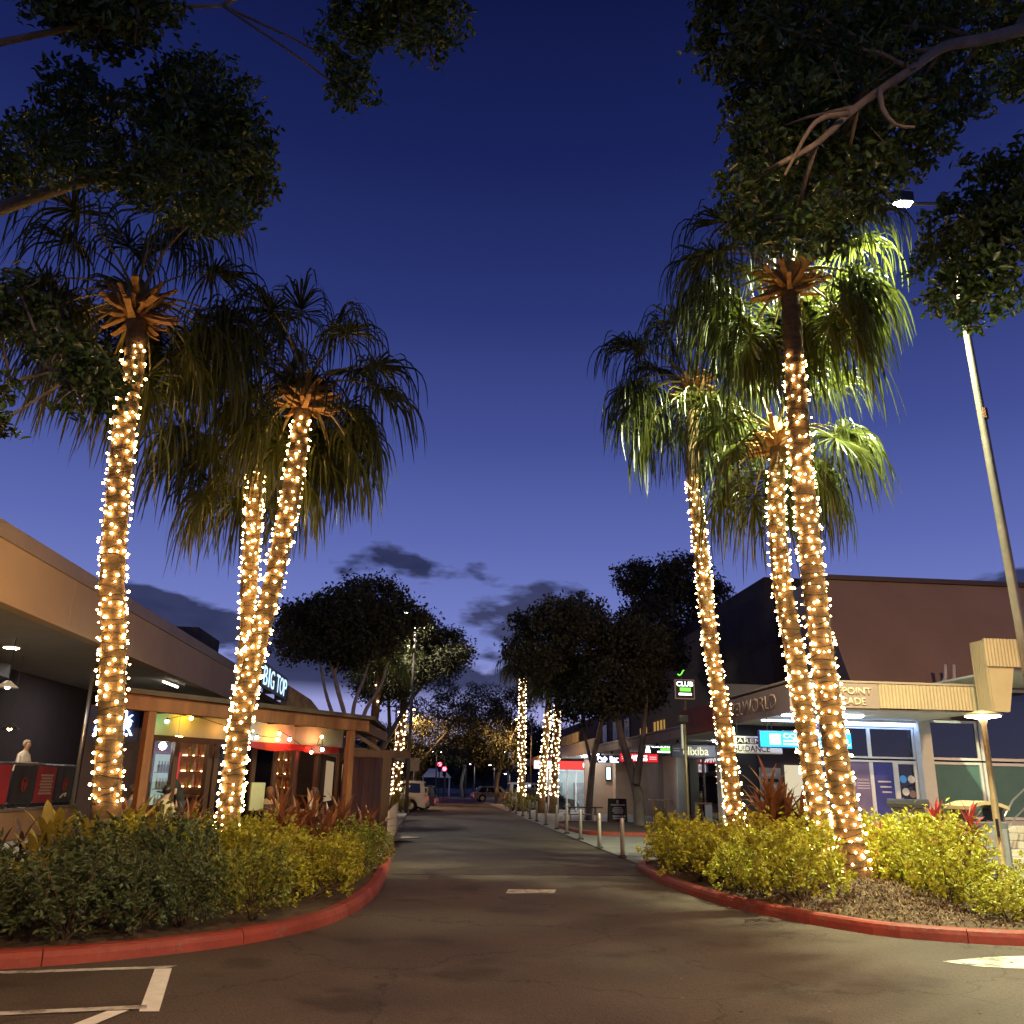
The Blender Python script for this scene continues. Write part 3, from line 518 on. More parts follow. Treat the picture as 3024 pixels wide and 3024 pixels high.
# ------------------------------------------------------------------ bedding plants
gold_m = mat('golden_leaf', (.37, .345, .034), .45, .25, 5, 0, trans=.3, island=.35)
green_m = mat('hedge_leaf', (.20, .22, .035), .45, .3, 5, 0, trans=.25, island=.4)
dull_m = mat('dull_leaf', (.075, .10, .038), .5, .3, 5, 0, trans=.2, island=.4)
stem_m = mat('twig', (.09, .06, .035), .9, .3, 12, .2)
def shrub_proto(m, seed, tips=240, per=9, L=.062, W=.036):
    global rng
    d = sph(tips); d = d[d[:, 2] > -.55]; lump = 1 + .22 * np.sin(d[:, 0] * 5 + seed) * np.cos(d[:, 1] * 4 + seed * 2) + rng.uniform(-.14, .1, len(d)); c = d * lump[:, None] * np.array([.5, .5, .46]) + np.array([0, 0, .44])
    q = np.repeat(c, per, 0); dd = np.repeat(d, per, 0) * .35 + rng.normal(size=q.shape); dd /= np.linalg.norm(dd, axis=1, keepdims=True); q = q + dd * L * .6 + np.repeat(rng.normal(size=c.shape) * .02, per, 0)
    inn = sph(260) * np.array([.36, .36, .36]) * rng.uniform(.2, 1, (260, 1)) + np.array([0, 0, .42])
    sh = []; sd_ = []          # upright shoots that break the outline
    for b in c[rng.permutation(len(c))[:26]]:
        if b[2] < .45: continue
        ax = np.array([b[0] * .5, b[1] * .5, .55]) + rng.normal(size=3) * .15; ax /= np.linalg.norm(ax); ln = rng.uniform(.12, .30)
        for t in np.linspace(.1, 1, 11): o = rng.normal(size=3); sh.append(b + ax * ln * t + o * .018); sd_.append(ax * .4 + o * .5)
    sh = np.array(sh); sd_ = np.array(sd_)
    V, F = leaves(np.concatenate([q, inn, sh]), L, W, up=.5, D=np.concatenate([dd, sph(260), sd_]))
    fo = tri_mesh('foliage', V, F, m); st = MB(); r = random.Random(seed)
    for i in range(12):
        k = c[r.randrange(len(c))]; st.tube([(r.uniform(-.04, .04), r.uniform(-.04, .04), 0), (k[0] * .4, k[1] * .4, k[2] * .55), tuple(k)], [.012, .009, .004], 4)
    return fo, mesh(st, 'stem', stem_m)
GOLD = [shrub_proto(gold_m, s) for s in range(3)]; GREEN = [shrub_proto(green_m, 5 + s) for s in range(3)]; DULL = [shrub_proto(dull_m, 9 + s, L=.075, W=.03) for s in range(3)]
def shrub(kind, x, y, s, label, group, z=.1):
    fo, st = random.choice(kind); T = thing('shrub', label, 'shrub', (x, y, z), group); a = random.uniform(0, 6.28); sx = s * random.uniform(.85, 1.25)
    for me, nm in ((fo, 'foliage'), (st, 'stem')):
        o = inst(me, nm, T, (x, y, z), (0, 0, a), (sx, sx, s * random.uniform(.8, 1.15)))
    return T
def scatter(inside, box, dmin, want, ok=lambda x, y: True, tries=9000):
    out = []
    for _ in range(tries):
        x, y = random.uniform(box[0], box[1]), random.uniform(box[2], box[3])
        if inside(x, y) and ok(x, y) and all((x - a) ** 2 + (y - b) ** 2 > dmin * dmin for a, b in out): out.append((x, y))
        if len(out) >= want: break
    return out
def edge_d(poly, x, y):
    best = 9
    for i in range(len(poly)):
        a, b = np.array(poly[i]), np.array(poly[(i + 1) % len(poly)]); p = np.array((x, y)); t = np.clip(np.dot(p - a, b - a) / np.dot(b - a, b - a), 0, 1); best = min(best, np.linalg.norm(p - a - t * (b - a)))
    return best
Lp = scatter(in_left, (-8.6, -.9, 7.2, 19.8), .62, 130, lambda x, y: edge_d(left_poly, x, y) > .24 and math.hypot(x + 4.4, y - 13.2) > .45 and math.hypot(x + 3.28, y - 15.5) > .5 and not (x < -4.75 and y > 11.0))
def ordinal(n): return {1: 'first', 2: 'second', 3: 'third', 4: 'fourth', 5: 'fifth', 6: 'sixth', 7: 'seventh', 8: 'eighth', 9: 'ninth', 10: 'tenth', 11: 'eleventh', 12: 'twelfth'}.get(n, str(n) + {1: 'st', 2: 'nd', 3: 'rd'}.get(n % 10 if n > 20 else 0, 'th'))
def rows_of(pts, front, key):
    """kerb-side row, second row ... by distance from the kerb; inside a row in order along it"""
    rows = {}
    for x, y in pts: rows.setdefault(min(5, int(max(0, edge_d2(front, x, y) - .3) / .75)), []).append((x, y))
    out = []
    for k, v in sorted(rows.items()):
        for i, p in enumerate(sorted(v, key=key)): out.append((p, ['kerb-side', 'second', 'third', 'fourth', 'fifth', 'back'][k], ordinal(i + 1)))
    return out
def edge_d2(line, x, y):
    best = 99
    for i in range(len(line) - 1):
        a, b = np.array(line[i]), np.array(line[i + 1]); p = np.array((x, y)); t = np.clip(np.dot(p - a, b - a) / np.dot(b - a, b - a), 0, 1); best = min(best, np.linalg.norm(p - a - t * (b - a)))
    return best
for (x, y), row, nth in rows_of(Lp, left_poly[:11], lambda p: p[0] / p[1]):
    if y > 16.6: k, la = GREEN, 'leafy green'
    elif x > -2.3 and y > 11: k, la = (GOLD, 'golden') if random.random() < .7 else (GREEN, 'leafy green')
    elif y < 11.4 - (x + 3) * .1 and x < -1.9: k, la = (DULL, 'dull dark green') if random.random() < .75 else (GREEN, 'leafy green')
    else: k, la = (GREEN, 'leafy green') if random.random() < .6 else (GOLD, 'golden')
    shrub(k, x, y, random.uniform(.85, 1.15) * (.72 if x < -4.1 and y > 9.6 else .74 if y > 14 else .86 if y > 11.8 else 1), '%s shrub, %s from the terrace in the %s row of the left bed' % (la, nth, row), 'shrubs of the left bed')
rp_ok = lambda x, y: edge_d(right_poly, x, y) > .2 and not (5.15 < x < 7.15 and 10.6 < y < 13.75 - abs(x - 6.2) * .4) and math.hypot(x - 6.1, y - 18) > .4 and math.hypot(x - 6.6, y - 15) > .45 and math.hypot(x - 10.3, y - 16) > .5 and (x / y < .575 or y < 12.2)
Rp = scatter(in_right, (4.3, 12.4, 10.4, 20.2), .60, 110, rp_ok)
for (x, y), row, nth in rows_of(Rp, right_poly[1:13], lambda p: p[0] / p[1]):
    shrub(GOLD, x, y, random.uniform(.75, 1.12) * (.75 if x / y > .575 else 1.1 if x > 7 else 1), 'golden shrub, %s from the road in the %s row of the right bed' % (nth, row), 'golden shrubs of the right bed')
cord_m = mat('cordyline_bronze', (.17, .060, .030), .45, .35, 4, 0, trans=.2, island=.4)
cordr_m = mat('cordyline_red', (.26, .030, .035), .45, .3, 4, 0, trans=.2, island=.35)
cordg_m = mat('croton_leaf', (.22, .17, .03), .42, .35, 5, 0, trans=.2, island=.4)
cordd_m = mat('cordyline_dark', (.06, .035, .035), .5, .3, 4, 0, trans=.1, island=.3)
def blade(L, W, arch, m):
    mb = MB(); n = 6; vs = []; d = Vector((math.cos(R(62)), 0, math.sin(R(62)))); p = Vector((.015, 0, 0))
    for i in range(n + 1):
        t = i / n; w = W * (math.sin(math.pi * min(1, t * .82 + .18)) ** .8) * .5 + .001; vs += [p + Vector((0, -w, w * .35)), p.copy(), p + Vector((0, w, w * .35))]; d = (d + Vector((.05, 0, -arch * (.3 + t)))).normalized(); p = p + d * L / n
    return mesh(mb.add(vs, [(3 * i + j, 3 * i + j + 1, 3 * i + j + 4, 3 * i + j + 3) for i in range(n) for j in (0, 1)]), 'leaf', m, smooth=True)
BL = {k: [blade(L, W, a, m) for a in (.06, .16, .3)] for k, (L, W, m) in {'bronze': (.50, .058, cord_m), 'red': (.30, .05, cordr_m), 'croton': (.34, .10, cordg_m), 'dark': (.36, .06, cordd_m)}.items()}
def cordyline(kind, x, y, h, nl, s, label, group=None, heads=1):
    T = thing('croton_plant' if kind == 'croton' else 'cordyline_plant', label, 'croton' if kind == 'croton' else 'cordyline', (x, y, .1), group)
    for q in range(heads):
        hx, hy = x + (random.uniform(-.22, .22) if heads > 1 else 0), y + (random.uniform(-.22, .22) if heads > 1 else 0); hh = h * (1 if q == 0 else random.uniform(.55, .95))
        part(MB().tube([(x, y, .1), ((x + hx) / 2, (y + hy) / 2, .1 + hh * .5), (hx, hy, .1 + hh)], [.022, .018, .014], 6), 'stem', stem_m, T)
        for i in range(nl):
            t = i / nl; a = i * 2.399 + random.uniform(-.3, .3); tilt = R(-22 + 85 * t ** .9 + random.uniform(-8, 8)); me = BL[kind][min(2, int(t * 3))]
            inst(me, 'leaf', T, (hx, hy, .1 + hh * (1 - .35 * t)), (0, tilt, a), s * random.uniform(.75, 1.15))
    return T
bz = [(-4.9, 16.2, .9), (-4.4, 17.4, 1.0), (-5.4, 17.6, .85), (-3.9, 16.6, .7), (-2.5, 16.4, 1.0), (-2.2, 17.3, 1.15), (-1.75, 16.2, .8), (-1.6, 17.6, 1.1), (-2.7, 17.9, 1.2), (-1.2, 18.2, .9)]
for i, (x, y, h) in enumerate(bz):
    cordyline('bronze', x, y, h * .78, 24, 1.12, ('bronze cordyline, %s of four between the lit trunks in front of the pub' % ordinal(i + 1)) if i < 4 else ('bronze cordyline, %s of six right of the V-shaped palm pair' % ordinal(i - 3)), 'bronze cordylines in front of the pub', heads=3)
for i, (x, y, h) in enumerate([(-4.75, 12.5, .75), (-4.3, 12.3, .7), (-4.1, 12.9, .8), (-5.0, 13.0, .7), (-3.7, 12.8, .6), (-4.6, 11.9, .5)]):
    cordyline('croton', x, y, h, 16, 1.35, 'yellowish broad-leaved croton, %s round the foot of the palm by the terrace' % ordinal(i + 1), 'crotons at the foot of the leftmost palm', heads=2)
for i, (x, y, h) in enumerate([(-5.0, 12.1, .7), (-4.95, 11.4, .6), (-5.15, 11.7, .45), (-4.85, 10.7, .35)]):
    cordyline('dark', x, y, h, 9, 1.15, 'dark purplish cordyline, %s from the palm, against the pale left footpath' % ordinal(i + 1), 'dark cordylines at the left end')
cordyline('bronze', 6.55, 17.2, 1.4, 30, 1.5, 'large bronze cordyline clump next to the slender palm', heads=6)
cordyline('bronze', 7.1, 16.6, 1.1, 16, 1.3, 'bronze cordyline half hidden behind the thick palm trunks', heads=2)
cordyline('red', 7.15, 14.3, .85, 20, 1.0, 'small red cordyline close to the thick palm, shortest of the three red ones')
cordyline('red', 7.95, 14.0, 1.18, 26, 1.15, 'red cordyline in front of the arched bin hood, left one of the tall two')
cordyline('red', 8.15, 13.4, 1.12, 26, 1.1, 'red cordyline nearest the lamp post, right one of the tall two')
# far low plants
for (x, y, s, la) in [(-1.5, 50.5, 1.1, 'bright yellow-green shrub beside the white wagon'), (5.9, 55.0, 1.0, 'golden shrub at the foot of the far lit palms'), (5.3, 58.5, 1.1, 'golden shrub behind the farthest bollards'), (9.5, 37.5, .7, 'small golden shrub on the red-kerbed tree island')]:
    shrub(GOLD, x, y, s, la, 'far shrubs')
# ------------------------------------------------------------------ trees
bark_m = mat('bark', (.17, .145, .12), .9, .35, 4, .8, stretch=(1, 1, .3))
leafn_m = mat('fig_leaf', (.060, .105, .026), .32, .3, 4, 0, spec=.55, trans=.3, island=.4)
leafm_m = mat('tree_leaf', (.060, .060, .024), .8, .3, 2, 0, trans=.15, island=.45)
leafd_m = mat('dark_tree_leaf', (.045, .045, .022), .85, .3, 2, 0, trans=.1, island=.4)
def limb(T, paths, m=bark_m, tw=None):
    mb = tw or MB()
    for p, r0, r1 in paths:
        q = smooth_path(p, .15); k = len(q); mb.tube([tuple(v) for v in q], [r0 + (r1 - r0) * i / (k - 1) for i in range(k)], 7)
    return part(mb, 'trunk', m, T, True)
def twigs(blobs, roots, r=.018):
    mb = MB()
    for x, y, z, rad in blobs:
        a = min(roots, key=lambda p: (p[0] - x) ** 2 + (p[1] - y) ** 2 + (p[2] - z) ** 2); c = Vector((x, y, z))
        mb.tube([a, (Vector(a) + c) / 2 + Vector((0, 0, .1 * rad)), c], [r * 1.4, r * 1.1, r], 5)
        for d in sph(5): mb.tube([c, c + Vector(d) * rad * .45, c + Vector(d) * rad * .85 + Vector((0, 0, -.05))], [r, r * .6, r * .3], 4)
    return mb
T = thing('fig_tree', 'big dark-leaved tree overhanging from the right with a long bare limb', 'tree', (11.6, 5.2, 0))
trunkp = [(11.6, 5.2, -.1), (11.5, 5.3, 3), (11.0, 5.7, 6), (10.0, 6.8, 9)]
limb(T, [(trunkp, .34, .2), ([(10.0, 6.8, 9)] + LIMB_R, .12, .022), (LIMB_R2, .03, .012), (LIMB_R3, .03, .012), (LIMB_R4, .03, .012), ([(11.2, 5.6, 5.4), (9.5, 7.4, 7.4), (7.6, 8.2, 8.2), (6.6, 8.5, 8.3)], .1, .03), ([(10.0, 6.8, 9), (9.0, 8.6, 11.6), (7.2, 9.0, 12.2), (5.6, 8.6, 12.4), (4.4, 8.0, 11.8)], .1, .04)], tw=twigs(NEAR_R + NEAR_R2, LIMB_R + [(6.6, 8.5, 8.3), (7.2, 9, 12.2), (5.6, 8.6, 12.4)]))
crown('crown', NEAR_R + NEAR_R2, 210, leafn_m, T, L=.11, W=.055, clump=.13, per_clump=14, flat=.85, hexa=True)
T = thing('fig_tree', 'dark leafy tree reaching in from beyond the left edge in front of the palms', 'tree', (-9.6, 7.0, 0))
bl_l = NEAR_L + NEAR_L2 + NEAR_L3 + NEAR_L4
limb(T, [([(-9.6, 7.0, -.1), (-9.4, 7.2, 3), (-8.6, 8.2, 5.6), (-7.6, 9.2, 7.2)], .34, .2), ([(-7.6, 9.2, 7.2)] + LIMB_L, .13, .04), ([(-9.2, 7.4, 3.6), (-7, 8.3, 4.6)] + LIMB_L2, .09, .015), ([(-8.6, 8.2, 5.6), (-7.2, 8.5, 8.4)] + LIMB_L3, .10, .02), ([(-2.91, 8.6, 10.5), (-2.2, 8.8, 11.4), (-1.2, 9, 11.9), (-.6, 9, 11.8)], .03, .02)], tw=twigs(bl_l, LIMB_L + LIMB_L2 + LIMB_L3 + [(-1.2, 9, 11.9)], r=.014))
crown('crown', bl_l, 210, leafn_m, T, L=.11, W=.055, clump=.13, per_clump=14, flat=.85, hexa=True)
T = thing('umbrella_tree', 'wide umbrella-shaped tree with pale bare stems behind the pub roof', 'tree', (-3.9, 42, 0))
limb(T, [([(-3.9, 42, 0), (-3.8, 42, 2), (-3.77, 42, 3.83)], .2, .16)] + [(p, .11, .035) for p in STEMS_ML1], mat('pale_bark', (.33, .29, .24), .9, .3, 5, .5))
crown('crown', TREE_ML1, 60, leafm_m, T, L=.21, W=.12, clump=.42, per_clump=20, flat=.6)
T = thing('umbrella_tree', 'umbrella-shaped tree arching over the lane beyond the pub', 'tree', (-3.2, 52, 0))
limb(T, [([(-3.2, 52, 0), (-2.9, 52, 3), (-1.8, 52, 5.4), (-.6, 52, 7.2), (.4, 52, 8.4)], .22, .06), ([(-2.4, 52, 4.2), (-2.6, 52, 6.5), (-2.6, 53, 8.6)], .12, .05)])
crown('crown', TREE_ML2, 60, leafm_m, T, L=.22, W=.12, clump=.45, per_clump=20, flat=.62)
T = thing('street_tree', 'forked street tree standing on the red-kerbed island', 'tree', (8.6, 37.5, 0))
limb(T, [(TRUNK_MR1, .26, .10), (TRUNK_MR1B, .16, .08), ([TRUNK_MR1[-1], (7.2, 39.5, 7.0), (6.0, 40, 8.0)], .10, .04), ([TRUNK_MR1B[-1], (9.4, 40, 7)], .08, .03)])
crown('crown', [b for i, b in enumerate(TREE_MR1) if i in (2, 4, 5, 7, 9, 10, 11)], 60, leafm_m, T, L=.21, W=.12, clump=.4, per_clump=20, flat=.7)
T = thing('street_tree', 'slim street tree beside the picnic table with a V-shaped trunk', 'tree', (7.95, 46, 0))
limb(T, [(TRUNK_MR3, .2, .08), (TRUNK_MR3B, .10, .05), ([TRUNK_MR3[-1], (7.4, 43, 8)], .08, .03)])
crown('crown', [b for i, b in enumerate(TREE_MR1) if i in (0, 1, 3, 6, 8)], 60, leafm_m, T, L=.21, W=.12, clump=.4, per_clump=20, flat=.7)
T = thing('pine_tree', 'tallest dark tree rising behind the shops with a ragged top', 'tree', (15.8, 58, 0))
limb(T, [([(15.8, 58, 0), (15.7, 58, 6), (15.9, 58, 12), (15.8, 58, 15.5)], .35, .08), ([(15.8, 58, 9), (17.5, 58, 11), (18.3, 57.5, 14)], .15, .05)])
crown('crown', TREE_MR2, 40, leafd_m, T, L=.28, W=.14, clump=.5, per_clump=22, flat=.85)
for nm, bl, base, la in (('street_tree', TREE_FL, (-1.2, 76, 0), 'distant street tree behind the white wagon'), ('street_tree', TREE_FR, (6.2, 84, 0), 'distant round-headed tree on the right of the lane lit brownish'), ('street_tree', TREE_FC, (4.2, 121, 0), 'farthest tree closing the end of the lane')):
    T = thing(nm, la, 'tree', base); top = max(bl, key=lambda b: b[2]); limb(T, [([base, (base[0], base[1], 2.5), (top[0], top[1], top[2] * .8)], .25, .08)])
    crown('crown', bl, 18, leafm_m, T, L=.28, W=.13, clump=.6, per_clump=22, flat=.85)
for i, (x, y, r, h) in enumerate([(-16, 150, 5, 9), (-8, 160, 6, 10), (16, 150, 6, 11), (24, 160, 6, 11), (8, 170, 6, 8), (-2, 175, 5, 8)]):
    T = thing('far_tree', ['far dark tree beyond the left shops', 'far dark tree left of the traffic lights', 'far dark tree beyond the right shops', 'outermost far tree behind the right shops', 'low far tree at the lane end', 'low far tree behind the shade canopy'][i], 'tree', (x, y, 0))
    limb(T, [([(x, y, 0), (x, y, h * .4), (x + .4, y, h * .75)], .3, .1)]); crown('crown', [(x + math.cos(a) * r * .5, y, h * .72 + math.sin(a * 2) * r * .3, r * .62) for a in (0, 1.3, 2.6, 3.9, 5.2)], 8, leafd_m, T, L=.45, W=.22, clump=.9, per_clump=22, flat=.8)
# ------------------------------------------------------------------ left: shopping centre with deep canopy
render_m = mat('painted_render', (.56, .42, .27), .75, .08, .5, .1)
band_m = mat('roof_flashing', (.44, .36, .26), .6, .1, 1, .1)
soffit_m = mat('soffit', (.40, .38, .34), .7, .08, 2, .05)
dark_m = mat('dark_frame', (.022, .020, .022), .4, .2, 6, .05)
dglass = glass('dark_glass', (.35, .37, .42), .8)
cglass = glass('clear_glass', (.80, .86, .84))
steel = mat('steel', (.52, .50, .48), .32, .12, 6, .05, metal=.85)
timber = mat('timber', (.165, .062, .022), .6, .3, 4, .4, stretch=(1, 1, .2))
timber_d = mat('dark_timber', (.06, .026, .014), .55, .3, 4, .4, stretch=(1, 1, .2))
black_m = mat('black_paint', (.012, .011, .012), .45, .2, 6, .05)
white_m = mat('white_gloss', (.75, .74, .70), .4, .05, 6, .03)
grey_m = mat('grey_paint', (.22, .22, .23), .5, .15, 6, .08)
lamp_w = emat('lamp_white', (1, .95, .85), 45)
lamp_c = emat('lamp_cool', (.85, .95, 1.0), 55)
lamp_y = emat('lamp_warm', (1, .55, .20), 110)
B_ = thing('shopping_centre', 'long building with deep tan canopy fascia over dark glass front', 'building', (-8, 22, 0))
for i in range(7):
    y0 = 7.2 + i * 4.2
    part(MB().bbox(-8.22, -8.0, y0 + .006, y0 + 4.194, 4.74, 5.74, .012), 'fascia_panel', render_m, B_)
part(MB().add([(-8.25, 7.1, 5.745), (-7.96, 7.1, 5.745), (-8.02, 7.1, 6.08), (-8.5, 7.1, 6.12), (-8.25, 36.7, 5.745), (-7.96, 36.7, 5.745), (-8.02, 36.7, 6.08), (-8.5, 36.7, 6.12)], [(0, 1, 2, 3), (7, 6, 5, 4), (0, 4, 5, 1), (1, 5, 6, 2), (2, 6, 7, 3), (3, 7, 4, 0)]), 'roof_flashing', band_m, B_)
part(MB().bbox(-8.26, -7.95, 7.1, 36.65, 4.62, 4.735, .015), 'fascia_lip', render_m, B_)
part(MB().box(-15, -8.27, 7.1, 36.6, 4.66, 4.72), 'soffit', soffit_m, B_)
part(MB().box(-30, -8.55, 7.1, 36.6, 5.9, 6.1), 'roof', mat('roof_membrane', (.12, .12, .12), .9, .2, 1, .1), B_)
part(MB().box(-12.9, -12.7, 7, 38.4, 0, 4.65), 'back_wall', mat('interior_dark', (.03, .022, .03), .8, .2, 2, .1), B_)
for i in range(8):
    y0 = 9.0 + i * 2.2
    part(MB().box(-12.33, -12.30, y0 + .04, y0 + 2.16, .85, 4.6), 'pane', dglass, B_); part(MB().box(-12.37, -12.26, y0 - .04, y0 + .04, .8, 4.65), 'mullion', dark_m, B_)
part(MB().box(-12.4, -12.1, 7, 26.6, 4.25, 4.64), 'header', dark_m, B_)
part(MB().tube([(-9.6, 26.0, .8), (-9.6, 26.0, 4.65)], .055, 10), 'canopy_post', steel, B_, True)
part(MB().box(-8.2, -6.85, 22.4, 22.6, .1, 3.26), 'return_wall', mat('navy_wall', (.035, .03, .05), .6, .2, 2, .1), B_)
def disc(x, y, z, r, m, name, parent): return part(MB().lathe([(r, 0), (r, .03), (r * .6, .045)], 18, (x, y, z)), name, m, parent, True)
for i, (x, y) in enumerate([(-10.55, 23.0), (-10.55, 17.5), (-10.5, 30)]):
    T = thing('downlight', ['round recessed downlight glowing in the canopy soffit above the terrace', 'round soffit downlight nearest the car park', 'round soffit downlight farthest along the canopy'][i], 'downlight', (x, y, 4.6)); disc(x, y, 4.625, .17, emat('downlight_glow', (1, .93, .82), 260) if i != 1 else grey_m, 'lens', T); part(MB().lathe([(.21, .0), (.21, .03), (.18, .035)], 18, (x, y, 4.63)), 'trim_ring', white_m, T)
T = thing('batten_light', 'thin fluorescent batten on the soffit above the pub roof', 'light', (-8.6, 30.4, 4.5)); part(MB().box(-8.75, -8.65, 29.5, 31.3, 4.6, 4.655), 'housing', white_m, T); part(MB().tube([(-8.7, 29.55, 4.57), (-8.7, 31.25, 4.57)], .025, 8), 'lamp_tube', emat('batten_glow', (1, .93, .8), 14), T)
for i, (x, y, z, m, la) in enumerate([(-9.75, 21.4, 3.47, lamp_w, 'white glass pendant hanging over the terrace'), (-11, 24.7, 2.71, lamp_y, 'small amber lantern glowing behind the terrace person')]):
    T = thing('pendant_lamp', la, 'pendant lamp', (x, y, z)); part(MB().tube([(x, y, z + .18), (x, y, 4.66)], .008, 5), 'cord', dark_m, T)
    part(MB().lathe([(.05, .2), (.2, .08), (.24, .05), (.23, .04), (.04, .17)], 16, (x, y, z)), 'shade', white_m if i == 0 else dark_m, T, True); bm = bmesh.new(); bmesh.ops.create_icosphere(bm, subdivisions=2, radius=.055); bm.transform(Matrix.Translation((x, y, z + .06))); part(MB().bm(bm), 'lamp_globe', m, T, True)
neon_m = emat('neon_blue_white', (.45, .62, 1.0), 7)
T = thing('neon_sign', 'blue-white neon lettering half hidden behind the leftmost palm', 'neon sign', (-7.6, 22.39, 2.4)); part(MB().box(-8.15, -7.0, 22.35, 22.39, 2.4, 3.2), 'backing', mat('neon_backing', (.02, .03, .10), .5, .1, 5, 0), T)
text('&', neon_m, T, (-7.98, 22.33, 2.85), (1, 0, 0), (0, 0, 1), .26, .26); text('G', neon_m, T, (-8.02, 22.33, 2.48), (1, 0, 0), (0, 0, 1), .38, .4); text('R', neon_m, T, (-7.36, 22.33, 2.56), (1, 0, 0), (0, 0, 1), .24, .36); text('k', neon_m, T, (-7.34, 22.33, 2.88), (1, 0, 0), (0, 0, 1), .2, .24)
# terrace
T = thing('terrace_wall', 'low rendered wall under the terrace railing', 'wall', (-10, 20, .1)); part(MB().bbox(-10.2, -10.0, 9, 27.4, .08, .76, .01), 'wall_face', mat('terrace_render', (.52, .38, .25), .8, .1, 1, .15), T); part(MB().bbox(-10.26, -9.95, 8.95, 27.45, .765, .83, .012), 'coping', concrete, T); part(MB().box(-12.7, -10.205, 9, 27.4, .08, .74), 'floor_slab', concrete, T)
T = thing('railing', 'dark metal railing carrying red and black banners on the terrace wall', 'railing', (-10.1, 21, .83)); part(MB().tube([(-10.1, 12, 1.88), (-10.1, 27.2, 1.88)], .03, 8), 'top_rail', steel, T, True); part(MB().tube([(-10.1, 12, .95), (-10.1, 27.2, .95)], .018, 6), 'bottom_rail', steel, T, True)
for i in range(12): part(MB().box(-10.13, -10.07, 12 + i * 1.38 - .03, 12 + i * 1.38 + .03, .83, 1.87), 'post', dark_m, T)
ban_r = mat('banner_red', (.50, .035, .05), .55, .15, 2, .1); ban_k = mat('banner_black', (.02, .018, .02), .5, .3, 2, .1); ban_p = mat('banner_print', (.75, .55, .52), .6, .1, 9, 0); ban_p2 = mat('banner_print_red', (.30, .04, .04), .6, .2, 9, 0)
for i, (y0, y1, m, la) in enumerate([(20.6, 21.8, ban_k, 'black banner farthest along the railing towards the car park'), (21.9, 23.08, ban_r, 'plain red banner cut by the photo edge'), (23.2, 24.5, ban_k, 'black banner with a faint red swirl between the two red ones'), (24.56, 25.75, ban_r, 'red banner with a block of pale lettering'), (25.85, 27.0, ban_k, 'black banner with a white scrawl at the end of the railing')]):
    T = thing('banner', la, 'banner', (-10.04, (y0 + y1) / 2, .95)); vs = []
    for a in range(9):
        yy = y0 + (y1 - y0) * a / 8; vs += [(-10.05 + .012 * math.sin(a * 2.1), yy, .94), (-10.05 + .008 * math.sin(a * 1.7 + 1), yy, 1.84)]
    v2 = [(x - .01, y, z) for x, y, z in vs]; part(MB().add(vs + v2, [(2 * a, 2 * a + 2, 2 * a + 3, 2 * a + 1) for a in range(8)] + [(18 + 2 * a, 18 + 2 * a + 1, 18 + 2 * a + 3, 18 + 2 * a + 2) for a in range(8)]), 'cloth', m, T, True)
    yc = (y0 + y1) / 2
    if i == 3:
        for q in range(7): part(MB().box(-10.03, -10.026, y0 + .2 + .03 * (q % 3), y1 - .2 - .04 * (q % 2), 1.14 + q * .075, 1.14 + q * .075 + .05), 'printed_line', ban_p, T)
    elif m is ban_k:
        part(MB().tube([(-10.03, yc + .16 * math.cos(a * .5) * (1 - a * .04), 1.36 + .22 * math.sin(a * .5) * (1 - a * .04)) for a in range(20)], .012, 5), 'printed_swirl', ban_p2, T)
        if i == 4: part(MB().tube([(-10.03, yc - .2, 1.05), (-10.03, yc - .05, 1.13), (-10.03, yc + .15, 1.16), (-10.03, yc + .1, 1.08)], .02, 5), 'printed_scrawl', white_m, T)
# ------------------------------------------------------------------ the pub with its timber pergola
PA, e1 = Vector((-7.0, 20.6, 0)), Vector((.58449, .81140, 0)); inn = Vector((-.81140, .58449, 0))
PM = Matrix((( e1.x, inn.x, 0, PA.x), (e1.y, inn.y, 0, PA.y), (0, 0, 1, 0), (0, 0, 0, 1)))
Lp_ = lambda x, y, z: PM @ Vector((x, y, z))
PUB = thing('pub_building', 'pub with rust-brown timber pergola and lit cream signboard', 'pub', (-5, 23, 0))
def pp(mb, name, m, parent=None, smooth=False): return part(mb.move(PM), name, m, parent or PUB, smooth)
pp(MB().bbox(-1.2, 7.0, -1.42, -1.24, 2.95, 3.27, .015), 'beam', timber)
for x, w in ((-.1, .2), (6.35, .2)): pp(MB().bbox(x - w / 2, x + w / 2, -1.41, -1.25, .1, 2.95, .012), 'post', timber)
for x in (1.0, 2.2, 3.4, 4.6, 5.6): pp(MB().box(x - .05, x + .05, -1.24, .0, 3.02, 3.2), 'rafter', timber_d)
part(MB().prism([tuple(Lp_(-1.25, -1.5, 0))[:2], tuple(Lp_(7.1, -1.5, 0))[:2], (-1.55, 30.5), (-1.8, 35), (-8.2, 35), (-8.25, 24.8), (-7.2, 20.2)], 3.275, 3.38), 'roof', mat('pub_roof', (.06, .04, .03), .8, .2, 2, .2), PUB)
part(MB().bar((-1.95, 25.6, 3.12), (-1.6, 31.5, 3.1), .12, .3), 'beam', timber, PUB)
cream = mat('signboard_cream', (.55, .47, .36), .6, .1, 2, .05)
for x0, x1 in ((.9, .98), (1.0, 1.74), (1.76, 3.7), (3.72, 5.6), (5.62, 7.56)): pp(MB().box(x0, x1, 0, .05, 2.56, 3.1), 'sign_panel', cream)
pp(MB().box(.9, 7.6, -.04, .1, 2.42, 2.55), 'header', timber_d)
vs = []
for a in range(25):
    x = 3.9 + a * .14; vs += [Lp_(x, -.12 + .03 * math.sin(a * 1.3), 2.55), Lp_(x, -.16 + .04 * math.cos(a * 1.1), 2.40 - .06 * abs(math.sin(a * .26)))]
